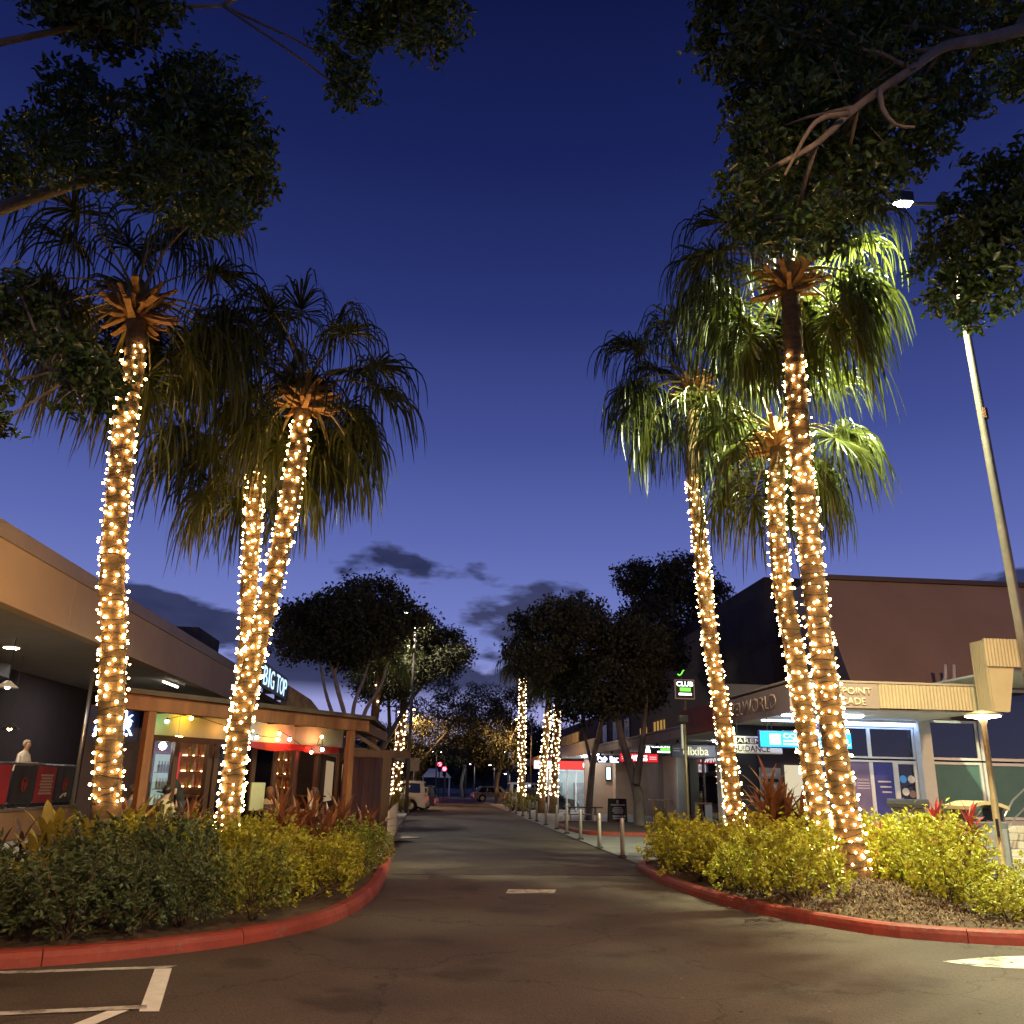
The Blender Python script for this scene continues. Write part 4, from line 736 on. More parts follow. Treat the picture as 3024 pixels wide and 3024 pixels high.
part(MB().add(vs, [(2 * a, 2 * a + 2, 2 * a + 3, 2 * a + 1) for a in range(24)]), 'red_drape', mat('red_cloth', (.45, .03, .03), .8, .2, 8, .1, trans=.3), PUB, True)
for x in (1.03, 1.75, 2.75, 2.95, 4.19, 4.95, 5.7, 6.6, 7.5): pp(MB().bbox(x - .07, x + .07, -.05, .09, .1, 2.42, .01), 'door_post', timber_d)
for x0, x1 in ((1.11, 1.67), (3.03, 4.11), (4.27, 4.87)): pp(MB().box(x0, x1, .01, .02, .2, 2.4), 'pane', cglass)
inm = mat('pub_interior', (.26, .16, .10), .8, .25, 1.2, .1)
pp(MB().box(3.1, 9.4, 3.4, 3.5, .1, 3.2), 'back_wall', inm); pp(MB().prism([(.95, .1), (9.4, .1), (9.4, 3.4), (3.1, 3.4)], 3.14, 3.2), 'ceiling', inm); pp(MB().prism([(-.6, -1.6), (9.4, -1.6), (9.4, 3.4), (3.1, 3.4), (.95, .1)], .08, .125), 'floor', mat('pub_floor', (.10, .07, .05), .5, .2, 2, .1))
part(MB().bar((-6.5, 21.35, 1.65), (-8.05, 25.3, 1.65), .06, 3.1), 'side_wall', inm, PUB)
for i in range(13):
    t0 = i * .47; f = lambda t: (-2.3 + .65 * t / 6.2, 26.1 + t, 0)
    a, b = f(t0), f(t0 + .43); part(MB().bar((a[0], a[1], 1.27), (b[0], b[1], 1.27), .05 + .02 * (i % 2), 2.3), 'slat', mat('red_board', (.15, .035, .025), .65, .3, 3, .4, stretch=(1, 1, .15)), PUB)
part(MB().bbox(-1.34, -1.1, 25.68, 25.92, .1, 2.28, .015), 'post', timber_d, PUB); part(MB().bar((-2.3, 25.8, 2.38), (-.6, 25.8, 2.38), .2, .2), 'beam', timber_d, PUB)
part(MB().bar((-2.25, 25.6, 2.95), (-1.45, 25.75, 2.48), .1, .1), 'brace', timber_d, PUB); part(MB().bar((-1.22, 25.9, 2.38), (-1.0, 33, 2.38), .16, .18), 'beam', timber_d, PUB)
# interior fittings seen through the doors
fr_glow = emat('fridge_glow', (.85, .95, .85), 1.6)
def fridge(x0, x1, y, z0, z1, la, tint, goods):
    c = Lp_((x0 + x1) / 2, y, .12); T = thing('drinks_fridge', la, 'fridge', tuple(c))
    part(MB().bbox(x0, x1, y + .1, y + .65, .13, z1, .02).move(PM), 'cabinet', grey_m, T); part(MB().box(x0 + .04, x1 - .04, y + .08, y + .095, .4, z1 - .05).move(PM), 'lit_back', emat('fridge_' + goods, tint, .9), T)
    for s in range(4):
        zz = .5 + s * (z1 - .6) / 4; part(MB().box(x0 + .04, x1 - .04, y - .12, y + .075, zz, zz + .02).move(PM), 'shelf', steel, T)
        mb = MB()
        for b in range(6): mb.lathe([(.032, 0), (.034, .16), (.014, .22), (.014, .27)], 8, (x0 + .1 + b * (x1 - x0 - .2) / 5, y - .02, zz + .022))
        part(mb.move(PM), 'bottles', mat('bottle_' + goods + str(s), [(.45, .42, .35), (.30, .33, .28), (.6, .6, .55), (.2, .25, .2)][s] if goods == 'pale' else [(.6, .18, .03), (.55, .08, .03), (.7, .35, .05), (.5, .1, .05)][s], .3, .2, 9, 0), T, kind='stuff')
fridge(2.95, 3.6, 2.2, .12, 2.25, 'glass-fronted fridge of pale bottles behind the pub door', (.75, .85, .75), 'pale')
fridge(6.25, 7.1, 2.2, .12, 2.3, 'fridge of orange drinks right of the leaning palm pair', (1.0, .45, .2), 'orange')
T = thing('menu_board', 'red lit menu board on the pub wall', 'menu board', tuple(Lp_(4.1, 3.3, 1.5))); part(MB().box(3.7, 4.6, 3.3, 3.39, 1.45, 2.3).move(PM), 'panel', emat('menu_red', (.8, .05, .06), .9), T)
for q in range(6): part(MB().box(3.78 + .05 * (q % 2), 4.5 - .07 * (q % 3), 3.285, 3.298, 1.55 + q * .12, 1.60 + q * .12).move(PM), 'printed_line', emat('menu_line', (1, .75, .7), 1.5), T)
T = thing('pub_counter', 'timber service counter inside the pub', 'counter', tuple(Lp_(5.5, 1.9, .12))); part(MB().bbox(3.6, 8.6, 1.6, 2.0, .12, 1.15, .02).move(PM), 'front', timber_d, T); part(MB().bbox(3.5, 8.7, 1.5, 2.1, 1.155, 1.2, .01).move(PM), 'top', timber, T)
pub_lamp = [(1.6, .3, 2.33, lamp_w, 'white globe over the left pub door'), (2.6, 1.0, 2.6, lamp_y, 'warm ceiling globe inside the pub doorway'), (4.6, 1.6, 2.55, lamp_w, 'white globe above the pub counter'), (7.0, 1.8, 2.6, lamp_y, 'warm globe deep in the pub by the slatted wall')]
for x, y, z, m, la in pub_lamp:
    c = Lp_(x, y, z); T = thing('globe_lamp', la, 'lamp', tuple(c)); bm = bmesh.new(); bmesh.ops.create_icosphere(bm, subdivisions=2, radius=.09); bm.transform(Matrix.Translation(c)); part(MB().bm(bm), 'globe', m, T, True); part(MB().tube([c + Vector((0, 0, .08)), (c.x, c.y, 3.15)], .01, 5), 'rod', dark_m, T)
T = thing('added_back_bar', 'added shelves of bottles with glow strips brightening the back wall of the pub', 'shelf', tuple(Lp_(6.5, 3.2, 1.2))); bcol = [(.45, .20, .05), (.20, .26, .08), (.5, .45, .35), (.35, .05, .04)]  # bottle shelves and glow strips added to brighten the pub interior
for q in range(3):
    z = 1.35 + q * .42; part(MB().box(4.75, 9.2, 3.1, 3.38, z, z + .03).move(PM), 'shelf', timber, T); part(MB().box(4.75, 9.2, 3.36, 3.38, z + .035, z + .06).move(PM), 'light_strip', emat('bar_fill_strip', (1, .55, .25), 14), T)
    for k in range(4):
        mb = MB()
        for b in range(k, 40, 4): hh = .8 + .35 * ((b * 7) % 5) / 5; mb.lathe([(.034, 0), (.036, .17 * hh), (.013, .24 * hh), (.013, .31 * hh)], 8, (4.82 + b * .11, 3.22 + .03 * math.sin(b * 2.1), z + .031))
        part(mb.move(PM), 'bottles', mat('bar_bottle_%d' % k, bcol[k], .2, .2, 9, 0), T, kind='stuff')
for k, (x, w, c) in enumerate(((3.3, .5, (.5, .42, .3)), (5.2, .35, (.4, .1, .06)), (5.75, .4, (.15, .2, .22)))):
    T = thing('framed_picture', ['pale framed notice beside the menu board', 'small red framed print low on the pub wall', 'small blue-grey framed print low on the pub wall'][k], 'picture', tuple(Lp_(x, 3.38, 1))); part(MB().bbox(x, x + w, 3.36, 3.395, .55 if k else 1.5, 1.2 if k else 2.2, .01).move(PM), 'frame', timber_d, T); part(MB().box(x + .04, x + w - .04, 3.35, 3.358, .6 if k else 1.55, 1.15 if k else 2.15).move(PM), 'print', mat('print_%d' % k, c, .6, .6, 7, 0), T)
# coloured party lamps strung in front of the signboard
fest = [(1.82, 2.97, (1, .62, .05), 26, 'yellow'), (1.15, 2.85, (.1, .8, .4), 8, 'green left'), (3.94, 2.64, (.35, .75, 1), 14, 'pale blue'), (4.71, 2.78, (1, .5, .05), 24, 'upper orange'), (4.68, 2.63, (1, .7, .2), 16, 'lower amber'), (5.11, 2.66, (1, .25, .2), 24, 'pink-red'), (6.33, 2.79, (1, .3, .1), 24, 'orange-red'), (6.4, 2.45, (.1, 1, .55), 20, 'sea-green'), (5.97, 2.36, (1, .08, .05), 24, 'red'), (2.9, 2.8, (1, .5, .1), 12, 'dim amber')]
T = thing('festoon_cable', 'dark cable carrying coloured lamps along the pub signboard', 'cable', tuple(Lp_(4, -.3, 2.6))); part(MB().tube([Lp_(*p) for p in smooth_path([(x, -.3, z + .06) for x, z, *_ in sorted(fest)], .1)], .008, 5), 'wire', dark_m, T)
for x, z, c, s, nm in fest:
    p = Lp_(x, -.3, z); T = thing('festoon_lamp', nm + ' party lamp hanging in front of the pub signboard', 'lamp', tuple(p), 'coloured party lamps at the pub'); bm = bmesh.new(); bmesh.ops.create_icosphere(bm, subdivisions=2, radius=.045); bm.transform(Matrix.Translation(p)); part(MB().bm(bm), 'bulb', emat('festoon_' + nm.replace(' ', '_').replace('-', '_'), c, s * 6), T, True)
    part(MB().lathe([(.022, .03), (.024, .07), (.012, .085)], 8, tuple(p)), 'socket', dark_m, T)
# ------------------------------------------------------------------ roofs and sign behind the pub
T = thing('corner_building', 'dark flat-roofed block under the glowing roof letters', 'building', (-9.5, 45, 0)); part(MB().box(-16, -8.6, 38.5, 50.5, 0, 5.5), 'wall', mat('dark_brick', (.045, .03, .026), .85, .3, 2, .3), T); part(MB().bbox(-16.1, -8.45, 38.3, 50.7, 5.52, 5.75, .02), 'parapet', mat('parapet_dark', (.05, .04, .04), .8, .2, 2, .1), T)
part(MB().box(-12.5, -10.3, 39, 43, 5.76, 7.9), 'plant_room', mat('plant_room', (.05, .045, .05), .8, .2, 1, .1), T)
part(MB().add([(-8.3, 50.8, 0), (-6.2, 57, 0), (-6.2, 57, 4.9), (-7.2, 53.5, 6.2), (-8.1, 50.8, 6.7), (-8.6, 51, 0), (-6.6, 57.2, 0), (-6.6, 57.2, 4.9), (-7.6, 53.7, 6.2), (-8.5, 51, 6.7)], [(0, 1, 2, 3, 4), (9, 8, 7, 6, 5), (0, 5, 6, 1), (1, 6, 7, 2), (2, 7, 8, 3), (3, 8, 9, 4), (4, 9, 5, 0)]), 'gable', mat('mural_tan', (.32, .22, .13), .8, .5, 1.4, .2), T)
T = thing('roof_sign', 'glowing blue-white BIG TOP letters on the roof edge', 'sign', (-8.2, 46, 5.75)); part(MB().box(-8.12, -8.02, 42.2, 49.7, 5.78, 6.95), 'backing', mat('sign_backing', (.015, .018, .05), .5, .2, 3, 0), T)
bt = emat('letter_blue_white', (.55, .80, 1.0), 1.7)
for ch, y0, w in (('B', 42.6, 1.0), ('I', 43.9, .28), ('G', 44.45, 1.05), ('T', 46.2, .95), ('O', 47.25, 1.1), ('P', 48.5, .9)): text(ch, bt, T, (-8.0, y0, 5.92), (0, 1, 0), (0, 0, 1), w, .88, .012, 'letter')
for y in (42.5, 45.9, 49.4): part(MB().box(-8.6, -8.13, y - .05, y + .05, 5.76, 6.9), 'strut', dark_m, T)
# ------------------------------------------------------------------ right: arcade with awnings
tan_m = mat('tan_fascia', (.46, .34, .25), .7, .15, 1.5, .1); ribm = mat('ribbed_sheet', (.30, .215, .135), .55, .1, 2, .05); rosy = mat('rosy_fascia', (.23, .16, .14), .7, .15, 1.2, .1)
brown_roof = mat('brown_roof', (.24, .175, .14), .6, .12, .4, .1); pale_m = mat('pale_render', (.55, .56, .54), .7, .08, 1.5, .05); white_al = mat('white_aluminium', (.70, .72, .74), .4, .05, 6, .02)
AR = thing('arcade_building', 'corner arcade building with ribbed awning fascia and big brown roof', 'building', (12, 26, 0))
Zt = lambda X0, X1, Y0, Y1, z0, z1, nm, m, b=.012: part(MB().bbox(X0, X1, Y0, Y1, z0, z1, b), nm, m, AR)
def ribbed(a, b, z0, z1, outward, name):
    """ribbed sheet between plan points a and b"""
    a, b = Vector((*a, 0)), Vector((*b, 0)); L = (b - a).length; d = (b - a) / L; o = Vector((*outward, 0)); k = max(4, int(L / .09)); vs, fs = [], []
    for i in range(k * 2 + 1):
        p = a + d * L * i / (2 * k) + o * (.018 if i % 2 else 0); vs += [(p.x, p.y, z0), (p.x, p.y, z1), (p.x - o.x * .05, p.y - o.y * .05, z0), (p.x - o.x * .05, p.y - o.y * .05, z1)]
    for i in range(2 * k): j = 4 * i; fs += [(j, j + 4, j + 5, j + 1), (j + 2, j + 3, j + 7, j + 6), (j + 1, j + 5, j + 7, j + 3), (j, j + 2, j + 6, j + 4)]
    return part(MB().add(vs, fs), name, ribm, AR)
Zt(8.98, 9.12, 22.0, 28.2, 3.52, 4.22, 'fascia', rosy); Zt(9.13, 11.34, 22.0, 22.12, 3.66, 4.28, 'fascia', rosy)
ribbed((11.36, 22.0), (13.95, 22.0), 3.68, 4.28, (0, -1), 'ribbed_fascia'); ribbed((13.97, 21.4), (13.97, 22.0), 3.6, 5.42, (-1, 0), 'ribbed_fascia'); ribbed((13.99, 21.4), (18.5, 21.4), 4.75, 5.46, (0, -1), 'ribbed_fascia')
part(MB().add([(13.99, 21.43, 3.62), (14.45, 21.43, 3.62), (14.72, 21.43, 4.74), (13.99, 21.43, 4.74), (13.99, 21.55, 3.62), (14.45, 21.55, 3.62), (14.72, 21.55, 4.74), (13.99, 21.55, 4.74)], [(0, 1, 2, 3), (7, 6, 5, 4), (0, 4, 5, 1), (1, 5, 6, 2), (2, 6, 7, 3), (3, 7, 4, 0)]), 'portal_haunch', ribm, AR)
Zt(9.14, 13.9, 22.14, 28.2, 3.60, 3.66, 'soffit', pale_m); Zt(14.5, 18.5, 21.6, 25, 4.66, 4.72, 'soffit', pale_m); Zt(9.05, 14.0, 22.05, 29, 4.30, 4.36, 'awning_roof', brown_roof)
text('TRAVELWORLD', mat('fascia_letter', (.17, .10, .085), .6, .15, 5, 0), AR, (8.975, 27.9, 3.68), (0, -1, 0), (0, 0, 1), 5.0, .4, .02, bold=.01)
fl2 = mat('fascia_letter_pale', (.55, .43, .30), .6, .1, 5, 0); text('CENTREPOINT', fl2, AR, (9.4, 21.995, 4.0), (1, 0, 0), (0, 0, 1), 1.75, .18, .02, bold=.012); text('ARCADE', fl2, AR, (9.98, 21.995, 3.74), (1, 0, 0), (0, 0, 1), 1.0, .18, .02, bold=.012)
# the large roof face behind
part(MB().add([(13.9, 28.6, 4.9), (34, 28.6, 4.9), (34, 31.0, 9.2), (13.9, 31.0, 9.2), (13.9, 34, 4.9), (34, 34, 4.9), (34, 33.5, 9.2), (13.9, 33.5, 9.2)], [(0, 1, 2, 3), (7, 6, 5, 4), (0, 4, 5, 1), (1, 5, 6, 2), (2, 6, 7, 3), (3, 7, 4, 0)]), 'roof', brown_roof, AR)
Zt(13.85, 34.1, 30.85, 31.2, 9.18, 9.36, 'ridge_cap', mat('ridge_cap', (.06, .045, .05), .6, .1, 2, 0)); part(MB().tube([(13.5, 28.4, 4.92), (17.0, 28.4, 5.0), (20, 28.4, 5.0)], .09, 8), 'gutter', mat('gutter', (.10, .07, .05), .5, .2, 3, 0), AR, True)
for x in (16.75, 17.05): part(MB().tube([(x, 28.3, 5.05), (x + .1, 28.1, 5.3), (x + .2, 28.2, 5.75)], .06, 8), 'downpipe', pale_m, AR, True)
Zt(14.2, 34, 25.3, 28.5, 3.7, 4.3, 'upper_wall', rosy)
# shop front under the awning (faces the car park)
def framed(x0, x1, z0, z1, y, m, name, fr=.05, depth=.06):
    w = part(MB().box(x0 + fr, x1 - fr, y + .02, y + .03, z0 + fr, z1 - fr), name, m, AR)
    mb = MB(); mb.box(x0, x0 + fr, y - .02, y + depth, z0, z1); mb.box(x1 - fr, x1, y - .02, y + depth, z0, z1); mb.box(x0 + fr, x1 - fr, y - .02, y + depth, z0, z0 + fr); mb.box(x0 + fr, x1 - fr, y - .02, y + depth, z1 - fr, z1); part(mb, 'window_frame', white_al, w); return w
pur = mat('window_film_violet', (.20, .16, .30), .35, .25, 1.2, 0); blu = mat('window_film_blue', (.06, .07, .30), .35, .25, 1.0, 0); teal = mat('teal_panel', (.10, .20, .19), .3, .15, 1, 0)
framed(11.55, 12.45, 2.55, 3.42, 25, dglass, 'transom_pane'); framed(12.45, 13.8, 2.55, 3.42, 25, dglass, 'transom_pane'); framed(11.55, 12.45, .95, 2.5, 25, pur, 'filmed_pane'); framed(12.45, 13.15, .15, 2.5, 25, blu, 'filmed_pane')
Zt(11.5, 12.45, 24.98, 25.1, .1, .93, 'stall_riser', white_al)
D = framed(13.15, 13.8, .1, 2.5, 25, dglass, 'door', .09); part(MB().box(13.26, 13.28, 24.93, 24.97, .9, 1.5), 'door_handle', steel, D)
for i, (x, z, m) in enumerate([(13.36, 2.0, emat('sticker_blue', (.15, .45, .9), .5, False)), (13.6, 2.0, white_m), (13.4, 1.66, white_m), (13.6, 1.6, rosy), (13.58, 1.35, mat('sticker_cream', (.6, .5, .25), .6, .1, 5, 0))]): part(MB().lathe([(.105, 0), (.105, .006)], 18).move(Matrix.Translation((x, 25.0, z)) @ Matrix.Rotation(R(90), 4, 'X')), 'door_sticker', m, D)
fw = mat('film_print', (.62, .58, .66), .5, .05, 5, 0)
text('COACHING', fw, AR, (12.0, 25.015, 1.93), (1, 0, 0), (0, 0, 1), .36, .07, .004); [part(MB().box(12.0, 12.36, 25.008, 25.018, 1.86 - q * .07, 1.885 - q * .07), 'printed_line', fw, AR) for q in range(3)]
part(MB().lathe([(.085, 0), (.085, .006), (.05, .007)], 18).move(Matrix.Translation((11.89, 25.018, 1.85)) @ Matrix.Rotation(R(90), 4, 'X')), 'printed_logo', fw, AR)
[part(MB().box(12.62 + .05 * q, 13.0, 25.008, 25.018, 1.9 - q * .14, 1.94 - q * .14), 'printed_line', fw, AR) for q in range(3)]
Zt(13.82, 14.18, 24.7, 25.1, .05, 3.66, 'column', pale_m); Zt(9.3, 34, 28.2, 28.45, .03, 4.9, 'inner_wall', mat('shop_inner', (.06, .05, .07), .8, .2, 1, .05))
framed(14.2, 15.75, 2.55, 3.66, 25, dglass, 'window_pane', .07); framed(14.2, 15.75, .95, 2.5, 25, teal, 'spandrel_panel', .07); framed(15.8, 18.3, 2.55, 4.6, 25, dglass, 'window_pane', .08); framed(15.8, 18.3, .95, 2.5, 25, teal, 'spandrel_panel', .08); Zt(14.2, 18.5, 24.95, 25.15, .05, .93, 'base_wall', pale_m)
Zt(11.45, 13.85, 24.95, 25.1, 3.43, 3.6, 'header', white_al)
# left half: recessed entry with posters
Zt(8.9, 9.35, 27.6, 28.0, .03, 3.58, 'column', pale_m); Zt(10.9, 11.45, 25.0, 25.35, .03, 3.58, 'pier', mat('navy_pier', (.05, .05, .12), .5, .2, 2, 0)); Zt(9.4, 10.2, 27.95, 28.19, .03, 3.58, 'dark_panel', dark_m)
poster = mat('poster_grey', (.38, .36, .36), .6, .3, 6, 0); lit_win = emat('lit_blind', (1, .86, .58), .75)
w = Zt(10.25, 10.95, 27.93, 27.98, .7, 2.3, 'poster_board', poster)
[part(MB().box(10.32, 10.85 - .08 * (q % 2), 27.915, 27.925, .85 + q * .17, .95 + q * .17), 'printed_line', white_m if q % 2 else dark_m, w) for q in range(8)]
for q in range(3): Zt(11.15 + .62 * q, 11.72 + .62 * q, 28.1, 28.15, .7, 2.4, 'lit_window', lit_win, .005)
T = thing('led_strip', 'blue-white LED strip along the arcade shop header', 'light strip', (12, 24.8, 3.4)); part(MB().box(9.3, 13.8, 24.86, 24.93, 3.50, 3.53), 'lens', emat('led_blue', (.30, .50, 1.0), 26), T); part(MB().box(9.28, 13.82, 24.84, 24.95, 3.535, 3.59), 'channel', white_al, T)
# signs hung across the footpath
def blade_sign(name, label, x0, x1, y, z0, z1, m, hang, side=None, d=.14):
    T = thing(name, label, 'sign', ((x0 + x1) / 2, y, z0)); part(MB().bbox(x0, x1, y, y + d, z0, z1, .02), 'casing', side or m, T); part(MB().box(x0 + .03, x1 - .03, y - .012, y - .003, z0 + .03, z1 - .03), 'face', m, T)
    for x in (x0 + .25, x1 - .25): part(MB().tube([(x, y + d / 2, z1 - .01), (x, y + d / 2, hang)], .012, 6), 'hanger', dark_m, T)
    return T
cyan = emat('sign_cyan', (.012, .30, 1.0), 7); wl_ = emat('sign_white', (.9, .97, 1), 3.2); gl_ = emat('sign_green', (.16, .85, .06), 2.2); yl_ = emat('sign_cream', (.95, .92, .55), 1.3); pk_ = emat('sign_pink', (1, .45, .45), 1.4); rd_ = emat('sign_red', (.85, .03, .04), 1.0); vio = emat('sign_violet_white', (.75, .78, 1), 3)
T = blade_sign('light_box_sign', 'glowing cyan light box hung in front of the arcade shop', 8.5, 11.0, 23.0, 2.68, 3.12, cyan, 3.6, mat('sign_case_blue', (.03, .06, .25), .4, .1, 5, 0))
part(MB().bbox(8.77, 9.06, 22.975, 22.985, 2.76, 3.03, .004), 'printed_logo', wl_, T); text('COACHING', wl_, T, (9.13, 22.98, 2.93), (1, 0, 0), (0, 0, 1), 1.3, .12, .004, bold=.01); part(MB().box(9.13, 10.3, 22.976, 22.982, 2.84, 2.88), 'printed_line', wl_, T); part(MB().box(9.13, 10.1, 22.976, 22.982, 2.76, 2.80), 'printed_line', wl_, T)
T = blade_sign('hanging_sign', 'white PARENTAL GUIDANCE sign under the awning', 8.5, 10.05, 25.4, 2.62, 3.1, mat('sign_white_paint', (.62, .62, .66), .5, .05, 5, 0), 3.6)
part(MB().box(8.55, 10.0, 25.375, 25.385, 2.88, 3.05), 'black_strip', black_m, T); text('PARENTAL', white_m, T, (8.58, 25.37, 2.9), (1, 0, 0), (0, 0, 1), 1.36, .13, .004, bold=.015); text('GUIDANCE', black_m, T, (8.57, 25.38, 2.67), (1, 0, 0), (0, 0, 1), 1.1, .17, .004, bold=.01)
T = blade_sign('hanging_sign', 'grey sign with cream script reading elixiba', 9.6, 11.5, 36.0, 2.84, 3.32, mat('sign_grey', (.17, .17, .19), .5, .1, 5, 0), 3.4); text('elixiba', yl_, T, (10.1, 35.98, 2.92), (1, 0, 0), (0, 0, 1), 1.05, .33, .004, bold=.012); [part(MB().box(9.7, 9.95, 35.975, 35.982, 3.06 + q * .09, 3.1 + q * .09), 'printed_line', white_m, T) for q in range(2)]
T = blade_sign('light_box_sign', 'black hanging light box reading CLUB with a green bar', 9.72, 11.1, 41.0, 3.12, 3.58, black_m, 3.7); text('CLUB', wl_, T, (10.0, 40.98, 3.4), (1, 0, 0), (0, 0, 1), .95, .14, .004, bold=.03); part(MB().box(10.45, 10.95, 40.975, 40.985, 3.28, 3.37), 'green_bar', gl_, T); part(MB().box(10.3, 10.98, 40.975, 40.985, 3.18, 3.25), 'white_bar', wl_, T); part(MB().lathe([(.13, 0), (.06, .3), (.03, .32)], 8, (9.86, 40.97, 3.17)), 'bottle_emblem', wl_, T)
T = blade_sign('light_box_sign', 'red hanging light box with white WINGS lettering', 10.0, 12.1, 48.0, 2.92, 3.4, rd_, 3.7, ban_r); text('WINGS', wl_, T, (10.55, 47.98, 3.0), (1, 0, 0), (0, 0, 1), .95, .3, .004, bold=.02); [part(MB().box(10.12, 10.45, 47.975, 47.985, 3.08 + q * .1, 3.13 + q * .1), 'printed_line', pk_, T) for q in range(2)]; [part(MB().box(11.62, 12.0, 47.975, 47.985, 3.08 + q * .1, 3.13 + q * .1), 'printed_line', pk_, T) for q in range(2)]
T = blade_sign('light_box_sign', 'dark blue hanging light box with glowing white Pub Bar lettering', 9.95, 11.5, 55.0, 3.05, 3.5, mat('sign_navy', (.02, .02, .07), .5, .1, 5, 0), 3.8); text('Pub', vio, T, (10.08, 54.98, 3.18), (1, 0, 0), (0, 0, 1), .62, .26, .004, bold=.03); text('Bar', vio, T, (10.85, 54.98, 3.18), (1, 0, 0), (0, 0, 1), .55, .26, .004, bold=.03); part(MB().box(10.15, 10.6, 54.975, 54.985, 3.08, 3.13), 'printed_line', vio, T); part(MB().box(10.85, 11.4, 54.975, 54.985, 3.08, 3.13), 'printed_line', vio, T)
T = thing('pylon_sign', 'square black roof sign with a green bar and a small green mark above it', 'sign', (11.4, 40, 4.5)); part(MB().bbox(10.94, 11.88, 40, 40.15, 5.52, 6.42, .02), 'casing', white_al, T); part(MB().box(11.0, 11.82, 39.985, 39.995, 5.58, 6.36), 'face', black_m, T); part(MB().box(11.36, 11.46, 40.02, 40.12, 3.9, 5.52), 'mast', dark_m, T)
text('CLUB', wl_, T, (11.02, 39.98, 6.1), (1, 0, 0), (0, 0, 1), .78, .22, .004, bold=.03); part(MB().box(11.18, 11.68, 39.975, 39.984, 5.88, 6.04), 'green_bar', gl_, T); part(MB().box(11.12, 11.72, 39.975, 39.984, 5.7, 5.8), 'white_bar', wl_, T)
part(MB().tube([(11.12, 40.05, 6.66), (11.2, 40.05, 6.6), (11.3, 40.05, 6.68), (11.36, 40.05, 6.8), (11.42, 40.05, 6.84)], .028, 6), 'green_mark', gl_, T); part(MB().box(11.26, 11.3, 40.06, 40.1, 6.42, 6.66), 'bracket', dark_m, T)
# ------------------------------------------------------------------ further shops on the right
SH = thing('shop_row', 'row of older awning-fronted shops beyond the arcade', 'building', (13, 60, 0)); S_ = lambda x0, x1, y0, y1, z0, z1, nm, m, b=.012: part(MB().bbox(x0, x1, y0, y1, z0, z1, b), nm, m, SH)
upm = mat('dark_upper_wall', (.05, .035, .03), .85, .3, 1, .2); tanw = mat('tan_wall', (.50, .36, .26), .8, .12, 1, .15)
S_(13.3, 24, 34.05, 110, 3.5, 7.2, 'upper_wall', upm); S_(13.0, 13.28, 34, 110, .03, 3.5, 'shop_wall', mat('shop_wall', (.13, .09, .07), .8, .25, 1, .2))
S_(8.95, 9.1, 28.25, 32.0, 3.45, 4.3, 'fascia', mat('red_fascia', (.20, .035, .025), .6, .2, 2, .1)); S_(9.12, 13.2, 28.5, 32.0, 3.40, 3.46, 'soffit', pale_m)
S_(9.2, 9.34, 32.05, 52, 3.42, 3.78, 'fascia', tan_m); S_(9.36, 13.2, 32.05, 52, 3.46, 3.52, 'soffit', pale_m); S_(9.2, 13.3, 32.05, 52, 3.80, 3.88, 'awning_roof', band_m)
S_(9.4, 9.55, 52.05, 78, 3.55, 4.35, 'fascia', tan_m); S_(9.57, 13.2, 52.05, 78, 3.6, 3.66, 'soffit', white_m); S_(9.6, 9.75, 78.05, 108, 3.5, 4.2, 'fascia', tan_m)
yb = emat('lit_shutter', (1, .55, .14), .42)
for (y0, y1, z0, z1) in ((50.8, 53.2, 4.45, 5.4), (55.2, 56.8, 4.45, 5.25)):
    w = S_(13.18, 13.26, y0, y1, z0, z1, 'window', yb, .004); [part(MB().box(13.12, 13.17, y, y + .08, z0, z1), 'window_bar', dark_m, w) for y in np.linspace(y0, y1 - .08, 4)]
ypan = mat('ochre_panel', (.45, .30, .10), .7, .15, 2, .1)
for y0 in (57.5, 60.1, 62.7, 66.0, 72): S_(9.3, 9.38, y0, y0 + 2.4, 4.37, 5.0, 'ochre_panel', ypan)
for y in (60, 64, 68): S_(13.2, 13.28, y, y + 1.6, 4.6, 6.2, 'window', mat('dim_window', (.10, .12, .14), .2, .3, 2, 0))
for i, (y0, y1) in enumerate(((57, 60.5), (46.5, 49.0))): S_(11.6 if i == 0 else 12.6, 12.9, y0, y1, .03, 3.3, 'tan_pier', tanw)
S_(12.4, 12.85, 45.4, 45.9, .03, 3.4, 'column', mat('cream_column', (.45, .42, .33), .7, .1, 2, .1)); S_(13.9, 14.2, 50, 50.3, .03, 3.4, 'column', tan_m); S_(9.8, 13.0, 58.0, 58.2, .03, 3.3, 'cross_wall', tanw)
for y in (34.6, 37.4, 40.2, 43): w = S_(12.95, 12.99, y, y + 2.3, .3, 3.0, 'window', dglass, .004)
for i in range(6): S_(9.3, 9.4, 34 + i * 3.2, 34.08 + i * 3.2, 3.3, 3.41, 'bracket', dark_m)
